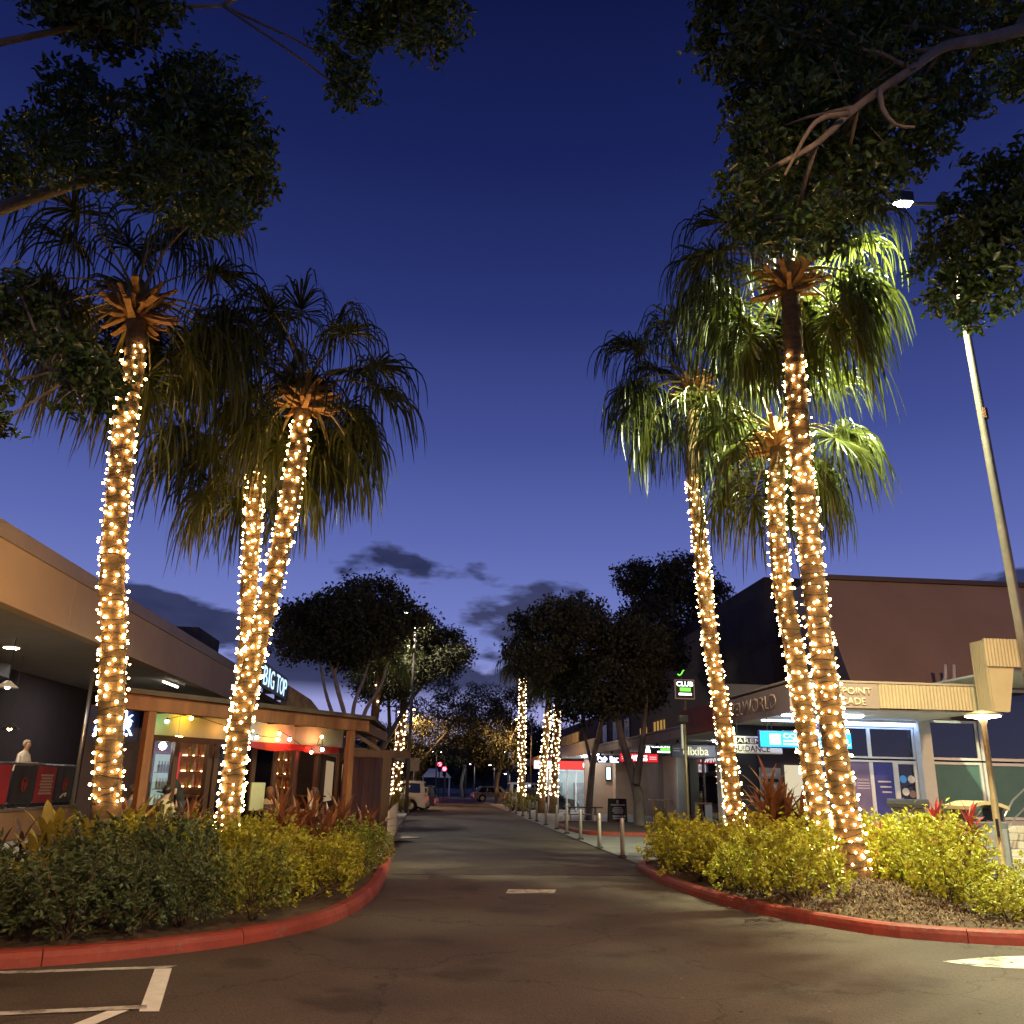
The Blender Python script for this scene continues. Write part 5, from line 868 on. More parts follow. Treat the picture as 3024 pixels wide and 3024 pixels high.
# the bright shop
shopw = mat('bright_shop_wall', (.7, .72, .74), .5, .05, 2, 0)
S_(7.9, 12.9, 66.5, 66.7, .03, 3.4, 'shop_back', shopw); S_(7.9, 12.9, 62.0, 66.5, .03, .06, 'shop_floor', concrete)
for i in range(7): S_(8.0 + i * .62, 8.1 + i * .62, 62.2, 62.3, .03, 2.7, 'door_frame', white_al)
for i in range(6): S_(8.12 + i * .62, 8.6 + i * .62, 62.24, 62.26, .1, 2.65, 'pane', cglass, .002)
for i, (x, w) in enumerate(((8.3, 1.1), (10.4, 1.2))): S_(x, x + w, 65, 66.4, .06, 1.9, 'shelf_unit', mat('shelf_unit', (.35, .33, .36), .6, .5, 3, 0))
for i in range(3):
    T = thing('tube_light', ['fluorescent fitting nearest the lane inside the bright shop', 'middle fluorescent fitting inside the bright shop', 'innermost fluorescent fitting inside the bright shop'][i], 'light', (8.7 + i * 1.4, 64, 3.2)); part(MB().box(8.62 + i * 1.4, 8.8 + i * 1.4, 62.8, 65.6, 3.24, 3.3), 'housing', white_m, T); part(MB().box(8.65 + i * 1.4, 8.77 + i * 1.4, 62.85, 65.55, 3.2, 3.235), 'lamp_tube', lamp_c, T)
T = blade_sign('shop_sign', 'red and white illuminated sign over the bright shop ending in UTS', 6.95, 11.4, 61.9, 2.72, 3.3, emat('sign_red_lit', (.95, .07, .06), 1.3), 3.55, ban_r); part(MB().box(6.99, 8.6, 61.875, 61.886, 2.75, 3.27), 'white_panel', emat('sign_panel_white', (.9, .97, 1), 1.6), T); text('UTS', wl_, T, (10.35, 61.88, 2.84), (1, 0, 0), (0, 0, 1), .85, .34, .004, bold=.02); text('K', rd_, T, (7.3, 61.87, 2.84), (1, 0, 0), (0, 0, 1), .3, .34, .004)
T = thing('poster_stand', 'tall blue-white illuminated poster panel beside the bright shop door', 'poster', (11.0, 61.5, 0)); part(MB().bbox(10.55, 11.05, 61.3, 61.42, .03, 2.6, .02), 'casing', white_al, T); part(MB().box(10.6, 11.0, 61.285, 61.295, 1.2, 2.5), 'face', emat('poster_blue', (.35, .55, 1), 1.4), T); part(MB().box(11.12, 11.25, 61.3, 61.4, .9, 2.6), 'light_strip', lamp_c, T)
T = thing('poster_stand', 'small pale lit notice case on the tan cross wall', 'poster', (11.0, 57.9, 1.8)); part(MB().bbox(11.15, 11.5, 57.85, 57.99, 2.0, 2.9, .01), 'casing', dark_m, T); part(MB().box(11.19, 11.46, 57.838, 57.846, 2.1, 2.85), 'face', emat('notice_glow', (.7, .95, 1), 1.8), T)
for i, (x, y) in enumerate(((10.6, 53), (10.4, 57), (10.2, 60.5), (11.2, 44), (11.2, 35))):
    T = thing('soffit_light', ['round awning light nearest the red light box', 'round awning light above the Pub Bar sign', 'round awning light beside the bright shop', 'round awning light behind the CLUB light box', 'round awning light in front of the elixiba sign'][i], 'light', (x, y, 3.4)); part(MB().lathe([(.16, 0), (.16, .05), (.1, .06)], 14, (x, y, 3.40 if y < 50 else 3.53)), 'lens', emat('awning_lamp', (.9, .95, 1), 110), T)
T = thing('soffit_light', 'oval bulkhead light under the arcade awning', 'light', (11.0, 23.4, 3.5)); part(MB().lathe([(.12, 0), (.3, .015), (.34, .05), (.34, .07)], 20).move(Matrix.Translation((11.2, 23.4, 3.53)) @ Matrix.Diagonal((1.1, .5, 1, 1))), 'lens', emat('oval_glow', (.95, 1, .9), 45), T, True)
T = thing('bulkhead_light', 'small white bulkhead light behind the crossing palms', 'light', (9.7, 23.6, 3.5)); part(MB().box(9.4, 9.75, 23.5, 23.65, 3.55, 3.6), 'lens', lamp_w, T)
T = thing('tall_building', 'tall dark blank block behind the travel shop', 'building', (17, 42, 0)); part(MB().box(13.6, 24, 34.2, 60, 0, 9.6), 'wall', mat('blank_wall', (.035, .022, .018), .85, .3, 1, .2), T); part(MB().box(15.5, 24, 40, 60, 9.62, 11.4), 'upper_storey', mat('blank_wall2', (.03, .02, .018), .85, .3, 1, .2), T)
T = thing('left_shops', 'dim row of shops along the left of the lane', 'building', (-8, 75, 0)); part(MB().box(-20, -6.2, 53, 110, 0, 4.6), 'wall', mat('left_shop_wall', (.09, .06, .045), .8, .3, 1, .2), T); part(MB().box(-6.15, -3.4, 53, 110, 3.1, 3.5), 'awning', tan_m, T)
for i in range(6): part(MB().box(-6.18, -6.14, 55 + i * 8, 59 + i * 8, .5, 2.8), 'window', emat('dim_lit_window', (1, .7, .4), .35), T)
# stone steps and rail at the far right
T = thing('stone_steps', 'pale stone block steps by the right-hand shop windows', 'steps', (15.5, 22, 0))
stone = mat('stone_block', (.40, .38, .34), .8, .2, 3, .3)
for r_ in range(5):
    for c_ in range(4): part(MB().bbox(13.3 + c_ * .8 + .2 * (r_ % 2), 14.09 + c_ * .8 + .2 * (r_ % 2), 21.2 + r_ * .32, 22.8, .03 + r_ * .17, .195 + r_ * .17, .015), 'stone', stone, T)
T = thing('handrail', 'sloping steel handrail beside the stone steps', 'handrail', (15, 22, 0)); part(MB().tube([(13.6, 21.1, 1.0), (14.3, 21.6, 1.5), (15.8, 22.6, 2.15), (16.5, 22.7, 2.15)], .025, 8), 'rail', steel, T, True); part(MB().tube([(13.6, 21.1, .65), (14.3, 21.6, 1.1), (15.8, 22.6, 1.75)], .02, 8), 'rail', steel, T, True); [part(MB().tube([(x, y, z0), (x, y, z1)], .022, 8), 'post', steel, T) for x, y, z0, z1 in ((13.6, 21.1, .03, 1.0), (15.8, 22.6, .85, 2.15))]
# ------------------------------------------------------------------ street furniture
boll = [(4.62, 22.0), (4.66, 25.2), (4.8, 29.2), (4.87, 32.6), (4.95, 35.8), (5.0, 39.6), (5.05, 43.4), (5.07, 46.5), (5.1, 50.3), (5.13, 54.5), (5.16, 59)]
ordn = ['nearest', 'second', 'third', 'fourth', 'fifth', 'sixth', 'seventh', 'eighth', 'ninth', 'tenth', 'eleventh and last']
bsteel = mat('bollard_steel', (.55, .50, .46), .38, .12, 8, .05, metal=.6)
b0 = thing('bollard', ordn[0] + ' steel bollard along the right road edge', 'bollard', (*boll[0], .03), 'steel bollards along the road'); x, y = boll[0]
part(MB().lathe([(.052, 0), (.052, .86), (.045, .885), (.02, .895)], 14, (x, y, .03)), 'tube', bsteel, b0, True); part(MB().lathe([(.11, 0), (.11, .02), (.075, .05), (.054, .06)], 14, (x, y, .03)), 'base_plate', mat('cast_base', (.03, .028, .03), .7, .2, 9, .1), b0, True); part(MB().lathe([(.0535, .72), (.0535, .78)], 14, (x, y, .03)), 'band', steel, b0)
for i, (x, y) in enumerate(boll[1:]): copy_thing(b0, (x, y, .03), 0, 1, ordn[i + 1] + ' steel bollard along the right road edge')
# pale picket fence along the left road edge
T = thing('picket_fence', 'short pale picket fence at the road end of the pub bed', 'fence', (-.95, 24, 0)); pk = mat('picket_paint', (.42, .37, .33), .6, .15, 5, .2)
for i in range(26):
    y = 21.6 + i * .42; part(MB().bar((-.92 - i * .006, y, .05), (-.92 - i * .006, y, .98 + .02 * math.sin(i * 3)), .085, .03, (1, 0, 0)), 'slat', pk, T)
for z in (.3, .8): part(MB().bar((-.965, 21.4, z), (-1.12, 32.4, z), .03, .06), 'rail', pk, T)
# lamp post with a saucer head
LX, LY = 10.36, 16.2
T = thing('lamp_post', 'lit lamp post with flat saucer head behind the right bed', 'lamp post', (LX, LY, 0)); bronze = mat('lamp_bronze', (.30, .22, .13), .4, .2, 5, .05, metal=.5)
part(MB().lathe([(.10, 0), (.10, .05), (.065, .08), (.062, 1.55), (.055, 1.58), (.05, 2.85), (.075, 2.9), (.075, 3.0)], 16, (LX, LY, .03)), 'pole', bronze, T, True)
part(MB().lathe([(.08, 3.03), (.34, 3.045), (.35, 3.065), (.12, 3.13), (.03, 3.15)], 24, (LX, LY, 0)), 'head', bronze, T, True); part(MB().lathe([(.085, 2.985), (.30, 3.02), (.31, 3.03)], 24, (LX, LY, 0)), 'lens', emat('saucer_glow', (1, .86, .6), 45), T, True)
part(MB().box(LX - .07, LX - .02, LY - .075, LY - .06, .9, 1.2), 'access_door', dark_m, T)
# rubbish bin stations
def bin_station(x, y, w, rot, label):
    T = thing('bin_station', label, 'rubbish bin', (x, y, .03)); m = Matrix.Translation((x, y, .03)) @ Matrix.Rotation(rot, 4, 'Z'); g = mat('bin_grey', (.11, .11, .115), .55, .2, 4, .1); hm = mat('bin_hood', (.36, .27, .15), .45, .15, 3, .05) if rot < 1 else dark_m
    part(MB().bbox(-w / 2, w / 2, -.35, .35, .05, 1.08, .025).move(m), 'body', g, T); part(MB().bbox(-w / 2 - .02, w / 2 + .02, -.37, .37, 0, .05, .01).move(m), 'plinth', dark_m, T)
    part(MB().bbox(-w / 2 + .06, w / 2 - .06, -.365, -.352, .15, .95, .004).move(m), 'door', grey_m, T)
    for sx in (-1, 1): part(MB().box(sx * (w / 2 - .04) - .02, sx * (w / 2 - .04) + .02, -.3, .3, 1.085, 1.32).move(m), 'side_support', g, T)
    arc = [(-w / 2 - .04 + (w + .08) * i / 12, 1.30 + .10 * math.sin(math.pi * i / 12)) for i in range(13)]; part(MB().side(arc + [(a, b + .07) for a, b in reversed(arc)], -.4, .4).move(m), 'hood', hm, T); part(MB().lathe([(.12, 0), (.2, .01), (.2, .03)], 16, (0, 0, 1.09)).move(m), 'opening_ring', dark_m, T)
bin_station(10.95, 17.75, .8, R(4), 'grey bin station with ochre hood next to the lamp post'); bin_station(10.05, 18.7, .8, R(60), 'bin station with dark arched hood behind the red cordylines')
# tall light pole with floodlights
fl_em = emat('flood_glow', (.92, 1.0, .86), 60)
T = thing('flood_pole', 'tall steel pole carrying floodlights among the overhanging leaves', 'light pole', (9.9, 14, 0)); pole = mat('pole_grey', (.17, .145, .125), .5, .2, 3, .1, metal=.3)
part(MB().tube([(9.9, 14, 0), (9.84, 14, 4.4), (9.72, 14, 8.2), (9.66, 14, 10.3), (9.6, 14, 13.0)], [.095, .085, .072, .065, .055], 14), 'pole', pole, T, True); part(MB().tube([(9.75, 14, 8.15), (9.745, 14, 8.35)], .085, 12), 'collar', mat('rust', (.20, .08, .04), .9, .3, 9, .3), T); part(MB().tube([(9.6, 14, 12.75), (7.3, 14, 12.55)], .035, 8), 'cross_arm', pole, T, True)
for x, z, tx in ((8.7, 12.7, .3), (7.5, 12.3, -.1)):
    h = part(MB().bbox(x - .2, x + .2, 13.85, 14.05, z - .05, z + .17, .02), 'flood_head', dark_m, T); part(MB().box(x - .17, x + .17, 13.87, 14.03, z - .075, z - .055), 'lens', fl_em, h)
def spot(name, loc, target, energy, col, size, blend=.5, rad=.15):
    d = bpy.data.lights.new(name, 'SPOT'); d.energy = energy; d.color = col; d.spot_size = R(size); d.spot_blend = blend; d.shadow_soft_size = rad; o = bpy.data.objects.new(name, d); COL.objects.link(o); o.location = loc
    o.rotation_euler = (Vector(target) - Vector(loc)).to_track_quat('-Z', 'Y').to_euler(); return o
spot('flood_light', (8.7, 13.95, 12.58), (8.0, 15.0, 7.0), 21000, (.95, 1.0, .58), 118); spot('flood_light', (7.5, 13.95, 12.2), (6.8, 14.6, 7), 8000, (.95, 1.0, .58), 108)
# street lamps of the car park, standing outside the picture; real poles with lit heads
def street_lamp(x, y, h, head, label, col, energy, target, cone=120, strength=30, near=True):
    T = thing('street_lamp', label, 'street lamp', (x, y, 0), 'street lamps'); hx, hy, hz = head
    part(MB().tube([(x, y, 0), (x, y, h * .5), (x, y, h)], [.1, .08, .06], 12), 'pole', pole, T, True); part(MB().tube([(x, y, h - .05), ((x + hx) / 2, (y + hy) / 2, hz + .25), (hx, hy, hz + .1)], .04, 8), 'arm', pole, T, True); part(MB().bbox(hx - .16, hx + .16, hy - .32, hy + .32, hz, hz + .12, .03), 'head', grey_m, T)
    part(MB().box(hx - .12, hx + .12, hy - .26, hy + .26, hz - .03, hz - .005), 'lens', emat('street_lens_' + str(len(MATS)), col, strength), T)
    if energy: spot('street_light', (hx, hy, hz - .06), target, energy, col, cone, .6, .2)
SOD = (1, .56, .22); WW = (1, .80, .52)
street_lamp(8.6, 1.6, 7.4, (7.6, 3.0, 7.3), 'car park lamp standing right of the viewpoint', WW, 4600, (6.2, 7.6, 0), 124)
street_lamp(-4.2, 3.4, 4.1, (-4.6, 4.4, 3.9), 'sodium lamp standing left of the viewpoint', SOD, 9500, (-9.5, 17, 4.6), 46)
street_lamp(3.5, -6.5, 9, (3.0, -5.0, 9), 'car park lamp behind the viewpoint', SOD, 12000, (2.6, 3.0, 0), 100)
street_lamp(-1.2, 49.5, 11.2, (-1.75, 50, 10.95), 'white street lamp peeping over the umbrella tree', (1, .90, .72), 4000, (1.5, 46, 0), 150, 40)
street_lamp(-3.0, 74, 7.5, (-1.6, 74, 7.4), 'sodium street lamp deep in the far left trees', SOD, 5000, (1, 74, 0), 150, 40)
street_lamp(9.0, 82, 7.5, (7.6, 82, 7.4), 'sodium street lamp deep in the far right trees', SOD, 5000, (4, 82, 0), 150, 40)
for i, (x, z, y) in enumerate([(.14, 5.68, 120), (1.3, 5.7, 122), (1.42, 6.6, 125), (3.9, 5.1, 118), (5.1, 4.15, 119), (7.6, 4.1, 118), (9.65, 5.85, 121), (9.7, 3.05, 119)]):
    street_lamp(x + .6, y, z + .2, (x, y, z), ['far lamp left of the traffic signals', 'far lamp right above the red signals', 'topmost far lamp above the red signals', 'far lamp at the middle of the lane end', 'far lamp over the parked silver car', 'far lamp low beside the far right trunk', 'far lamp high beyond the right shops', 'far lamp low beyond the right shops'][i], (1, .96, .88), 0, None, strength=50)
street_lamp(17.5, 9.0, 10.2, (17.3, 10.2, 10.0), 'car park lamp standing beyond the right edge', SOD, 9000, (19, 30, 6), 100)
# far headlight-bright lamp and shade canopy, traffic signals
T = thing('shade_canopy', 'pale pitched shade canopy at the end of the lane', 'canopy', (1, 130, 0)); part(MB().add([(-1.2, 128, 2.5), (2.9, 128, 2.5), (2.9, 133, 2.5), (-1.2, 133, 2.5), (-.2, 130.5, 3.7), (1.9, 130.5, 3.7)], [(0, 1, 5, 4), (1, 2, 5), (2, 3, 4, 5), (3, 0, 4)]), 'canopy_roof', white_m, T); [part(MB().tube([(x, y, 0), (x, y, 2.5)], .06, 8), 'post', white_m, T) for x in (-1, 2.7) for y in (128.2, 132.8)]
redl = emat('signal_red', (1, .03, .05), 26)
for i, (x, z) in enumerate(((1.03, 3.84), (1.63, 3.35))):
    T = thing('traffic_light', ['upper left of the two red traffic signals down the lane', 'lower right of the two red traffic signals down the lane'][i], 'traffic light', (x + .1 * i, 108 + i, 0)); y = 108 + i
    part(MB().tube([(x, y + .2, 0), (x, y + .2, z + .3)], .06, 8), 'pole', dark_m, T); part(MB().bbox(x - .2, x + .2, y, y + .18, z - .85, z + .25, .03), 'signal_box', black_m, T)
    for j in range(3): part(MB().lathe([(.24 if j == 0 else .13, 0), (.24 if j == 0 else .13, .03), (.04, .04)], 14).move(Matrix.Translation((x, y - .01, z - j * .33)) @ Matrix.Rotation(R(90), 4, 'X')), 'lens', redl if j == 0 else dark_m, T)
# sandwich board
T = thing('sandwich_board', 'black sandwich board with white writing on the footpath', 'sign board', (8.5, 41.5, .03)); X0, X1, Y0 = 8.1, 8.95, 41.4
def panel_at(mb, tilt, y): return mb.move(Matrix.Translation((0, y, .05)) @ Matrix.Rotation(tilt, 4, 'X'))
part(panel_at(MB().bbox(X0, X1, -.015, .015, 0, 1.1, .008), R(-9), Y0 - .0), 'front_panel', black_m, T); part(panel_at(MB().bbox(X0, X1, -.015, .015, 0, 1.1, .008), R(9), Y0 + .38), 'back_panel', black_m, T)
chalk = mat('board_print', (.72, .68, .58), .8, .1, 9, 0)
for q, (a, b, z0, z1) in enumerate(((.4, .5, .88, 1.03), (.12, .8, .79, .85), (.25, .65, .68, .73), (.2, .7, .60, .66), (.18, .72, .52, .58), (.25, .68, .44, .5), (.18, .8, .30, .37), (.2, .78, .2, .27))): part(panel_at(MB().box(X0 + a * .95, X0 + b * .95, -.026, -.017, z0, z1), R(-9), Y0), 'printed_line', chalk, T)
# picnic table and bench on the footpath
T = thing('picnic_table', 'dark slatted table on steel legs beside the slim street tree', 'table', (7.0, 42, .03))
for q in range(5): part(MB().bbox(6.1, 7.9, 41.7 + q * .15, 41.83 + q * .15, .70, .745, .01), 'slat', dark_m, T)
for x in (6.4, 7.6): part(MB().tube([(x, 41.8, .03), (x, 41.95, .69), (x, 42.15, .69), (x, 42.3, .03)], .03, 8), 'leg', steel, T)
T = thing('bench', 'low pale bench in front of the dark picnic table', 'bench', (6.6, 41, .03)); part(MB().bbox(6.0, 7.6, 40.9, 41.25, .42, .47, .01), 'seat', concrete, T); [part(MB().bbox(x - .05, x + .05, 40.95, 41.2, .03, .42, .01), 'leg', steel, T) for x in (6.2, 7.4)]
T = thing('bike_hoop', 'low curved bike hoop beside the golden shrubs', 'bike rack', (9.3, 33.5, .03)); part(MB().tube([(8.95, 31.2, .03), (8.98, 31.2, .32), (9.2, 31.2, .45), (9.5, 31.2, .45), (9.72, 31.2, .32), (9.75, 31.2, .03)], .045, 8), 'hoop', dark_m, T, True)
# slim sign pole and menu stands by the shops
T = thing('sign_pole', 'slim brown pole with a grey lamp bracket in front of the elixiba sign', 'pole', (8.5, 30, .03)); part(MB().tube([(8.52, 30, .03), (8.5, 30, 3.9)], .05, 10), 'pole', bronze, T, True); part(MB().bbox(8.37, 8.44, 29.95, 30.05, 2.9, 3.7, .01), 'lamp_bracket', white_al, T); part(MB().bbox(8.3, 8.62, 29.9, 30.1, 3.75, 4.0, .02), 'cap_box', dark_m, T)
for i, (x, y, la) in enumerate(((12.0, 47.5, 'pale timber bar table at the foot of the tan pier'), (11.6, 38.5, 'menu lectern with white card under the elixiba sign'))):
    T = thing('bar_table' if i == 0 else 'menu_stand', la, 'table' if i == 0 else 'stand', (x, y, .03)); pt = mat('pale_timber', (.55, .33, .17), .5, .2, 4, .1)
    part(MB().bbox(x - .55 if i == 0 else x - .32, x + .55 if i == 0 else x + .32, y - .25, y + .25, 1.02, 1.08, .01), 'top', pt, T); [part(MB().bbox(x + s * .3 - .05, x + s * .3 + .05, y - .06, y + .06, .03, 1.01, .01), 'leg', pt if i == 0 else steel, T) for s in (-1, 1)]
    if i: part(MB().box(x - .02, x + .28, y - .3, y - .29, .35, 1.0), 'card', white_m, T)
T = thing('road_sign', 'grey back of a road sign on a post beside the white wagon', 'road sign', (-1.0, 58, 0)); part(MB().tube([(-1.05, 58, 0), (-1.05, 58, 3.2)], .03, 8), 'post', steel, T); part(MB().bbox(-1.4, -.72, 57.95, 57.98, 2.35, 3.15, .01), 'plate', mat('sign_back', (.32, .27, .2), .5, .2, 4, 0, metal=.4), T)
# ------------------------------------------------------------------ cars
tyre_m = mat('tyre', (.015, .015, .015), .9, .2, 9, .1); carglass = mat('car_glass', (.012, .012, .015), .08, .1, 3, 0, spec=.7); tail = emat('tail_lamp', (.9, .12, .10), .5, False); headm = mat('head_lamp', (.6, .62, .66), .1, .1, 5, 0)
def car(label, loc, rot, paint, H=1.72, L=4.6, W=1.85, wagon=True):
    T = thing('parked_car', label, 'car', loc, 'cars parked along the lane'); m = Matrix.Translation(loc) @ Matrix.Rotation(rot, 4, 'Z'); P = lambda mb, nm, mm, par=T, sm=False: part(mb.move(m), nm, mm, par, sm)
    h = L / 2; zb = H * .56; wr = .35; ax = (-L * .30, L * .30)
    def arch(cx): return [(cx + (wr + .07) * math.cos(a), .33 + (wr + .07) * math.sin(a)) for a in np.linspace(math.pi, 0, 9)]
    prof = [(-h, .36)] + [(-h + .08, .24)] + arch(ax[0]) + arch(ax[1]) + [(h - .08, .24), (h, .38), (h - .02, zb * .72), (h - .12, zb - .12), (h - .95, zb), (-h + .10, zb), (-h + .02, zb - .15)]
    bm = bmesh.new(); vs = [[bm.verts.new((x, s * (W / 2), z)) for x, z in prof] for s in (-1, 1)]; n = len(prof); bm.faces.new(vs[0]); bm.faces.new(list(reversed(vs[1])))
    for i in range(n): bm.faces.new((vs[0][(i + 1) % n], vs[0][i], vs[1][i], vs[1][(i + 1) % n]))
    bmesh.ops.recalc_face_normals(bm, faces=bm.faces[:]); bmesh.ops.bevel(bm, geom=[e for e in bm.edges if all(abs(abs(v.co.y) - W / 2) < 1e-4 for v in e.verts) and max(v.co.z for v in e.verts) > zb * .6], offset=.07, segments=3, affect='EDGES')
    P(MB().bm(bm), 'body', paint)
    r0, r1 = (-h + .22, h - 1.75) if wagon else (-h + .85, h - 1.75); wt = W / 2 - .17; lo = [(-h + .08, zb - .01), (h - 1.0, zb - .01)]
    cab = [(lo[0][0], -W / 2 + .05, lo[0][1]), (lo[1][0], -W / 2 + .05, lo[1][1]), (lo[1][0], W / 2 - .05, lo[1][1]), (lo[0][0], W / 2 - .05, lo[0][1]), (r0, -wt, H), (r1, -wt, H), (r1, wt, H), (r0, wt, H)]
    bm = bmesh.new(); v = [bm.verts.new(c) for c in cab]; [bm.faces.new([v[i] for i in q]) for q in ((4, 5, 6, 7), (0, 1, 5, 4), (1, 2, 6, 5), (2, 3, 7, 6), (3, 0, 4, 7))]; bmesh.ops.bevel(bm, geom=bm.edges[:], offset=.06, segments=3, affect='EDGES'); cb = P(MB().bm(bm), 'cabin', paint)
    for s in (-1, 1):
        q = lambda fx, fz: Vector(((lo[0][0] * (1 - fz) + r0 * fz) * (1 - fx) + (lo[1][0] * (1 - fz) + r1 * fz) * fx, s * ((W / 2 - .05) * (1 - fz) + wt * fz + .008), zb + (H - zb) * fz))
        for a, b in ((.08, .34), (.37, .62), (.65, .88)): P(MB().quad(q(a, .12), q(b, .12), q(min(b, .93), .82), q(a, .82)), 'side_window', carglass, cb)
    for fx, nm in ((0, 'rear_window'), (1, 'windscreen')):
        e = .012 * (-1 if fx == 0 else 1); X = lambda fz: (lo[0][0] * (1 - fz) + r0 * fz + e) if fx == 0 else (lo[1][0] * (1 - fz) + r1 * fz + e); P(MB().quad(*[(X(fz), yy * (1 - .12 * fz), zb + (H - zb) * fz) for fz, yy in ((.15, -W / 2 + .2), (.15, W / 2 - .2), (.85, W / 2 - .2), (.85, -W / 2 + .2))]), nm, carglass, cb)
    for cx in ax:
        for s in (-1, 1):
            wm = Matrix.Translation((cx, s * (W / 2 - .12), .345)) @ Matrix.Rotation(R(90), 4, 'X'); w = P(MB().lathe([(.2, -.11), (.33, -.11), (.345, -.07), (.345, .07), (.33, .11), (.2, .11)], 20).move(wm), 'wheel', tyre_m, T, True); P(MB().lathe([(.05, -.118), (.2, -.115), (.2, .115), (.05, .118)], 14).move(wm), 'rim', steel, w)
    for s in (-1, 1):
        P(MB().bbox(-h - .015, -h + .06, s * (W / 2 - .12) - .1, s * (W / 2 - .12) + .1, zb - .42, zb - .12, .015), 'tail_light', tail); P(MB().bbox(h - .14, h + .012, s * (W / 2 - .25) - .2, s * (W / 2 - .25) + .18, zb * .62, zb * .80, .02), 'headlight', headm); P(MB().bbox(h - 1.35, h - 1.15, s * (W / 2 + .08) - .08, s * (W / 2 + .08) + .08, zb + .02, zb + .16, .03), 'mirror', paint)
    P(MB().bbox(-h - .06, -h + .05, -W / 2 + .06, W / 2 - .06, .32, .55, .03), 'bumper', grey_m); P(MB().box(-h - .07, -h - .062, -.26, .26, .62, .74), 'number_plate', white_m)
    return T
wp = mat('car_white', (.62, .58, .53), .25, .05, 3, 0, spec=.6); bp_ = mat('car_blue', (.10, .14, .22), .25, .05, 3, 0, spec=.6); dp = mat('car_dark', (.03, .03, .035), .25, .05, 3, 0, spec=.6); sp_ = mat('car_silver', (.38, .38, .38), .25, .05, 3, 0, spec=.6, metal=.4)
car('white wagon parked nose-in beside the far lit palm', (-2.45, 56.2, 0), R(176), wp, 1.76, 4.7); car('bluish hatchback parked just beyond the white wagon', (-1.6, 60.4, 0), R(174), bp_, 1.5, 4.2)
car('white four-wheel drive parked right of the lane', (8.0, 69, 0), R(4), wp, 1.85, 4.6); car('dark hatchback parked in front of the white four-wheel drive', (8.3, 65, 0), R(5), dp, 1.5, 4.2); car('silver sedan parked far along the right of the lane', (6.5, 93, 0), R(6), sp_, 1.5, 4.5, wagon=False); car('dark sedan parked far along the left of the lane', (-2.4, 66, 0), R(175), dp, 1.5, 4.4, wagon=False)
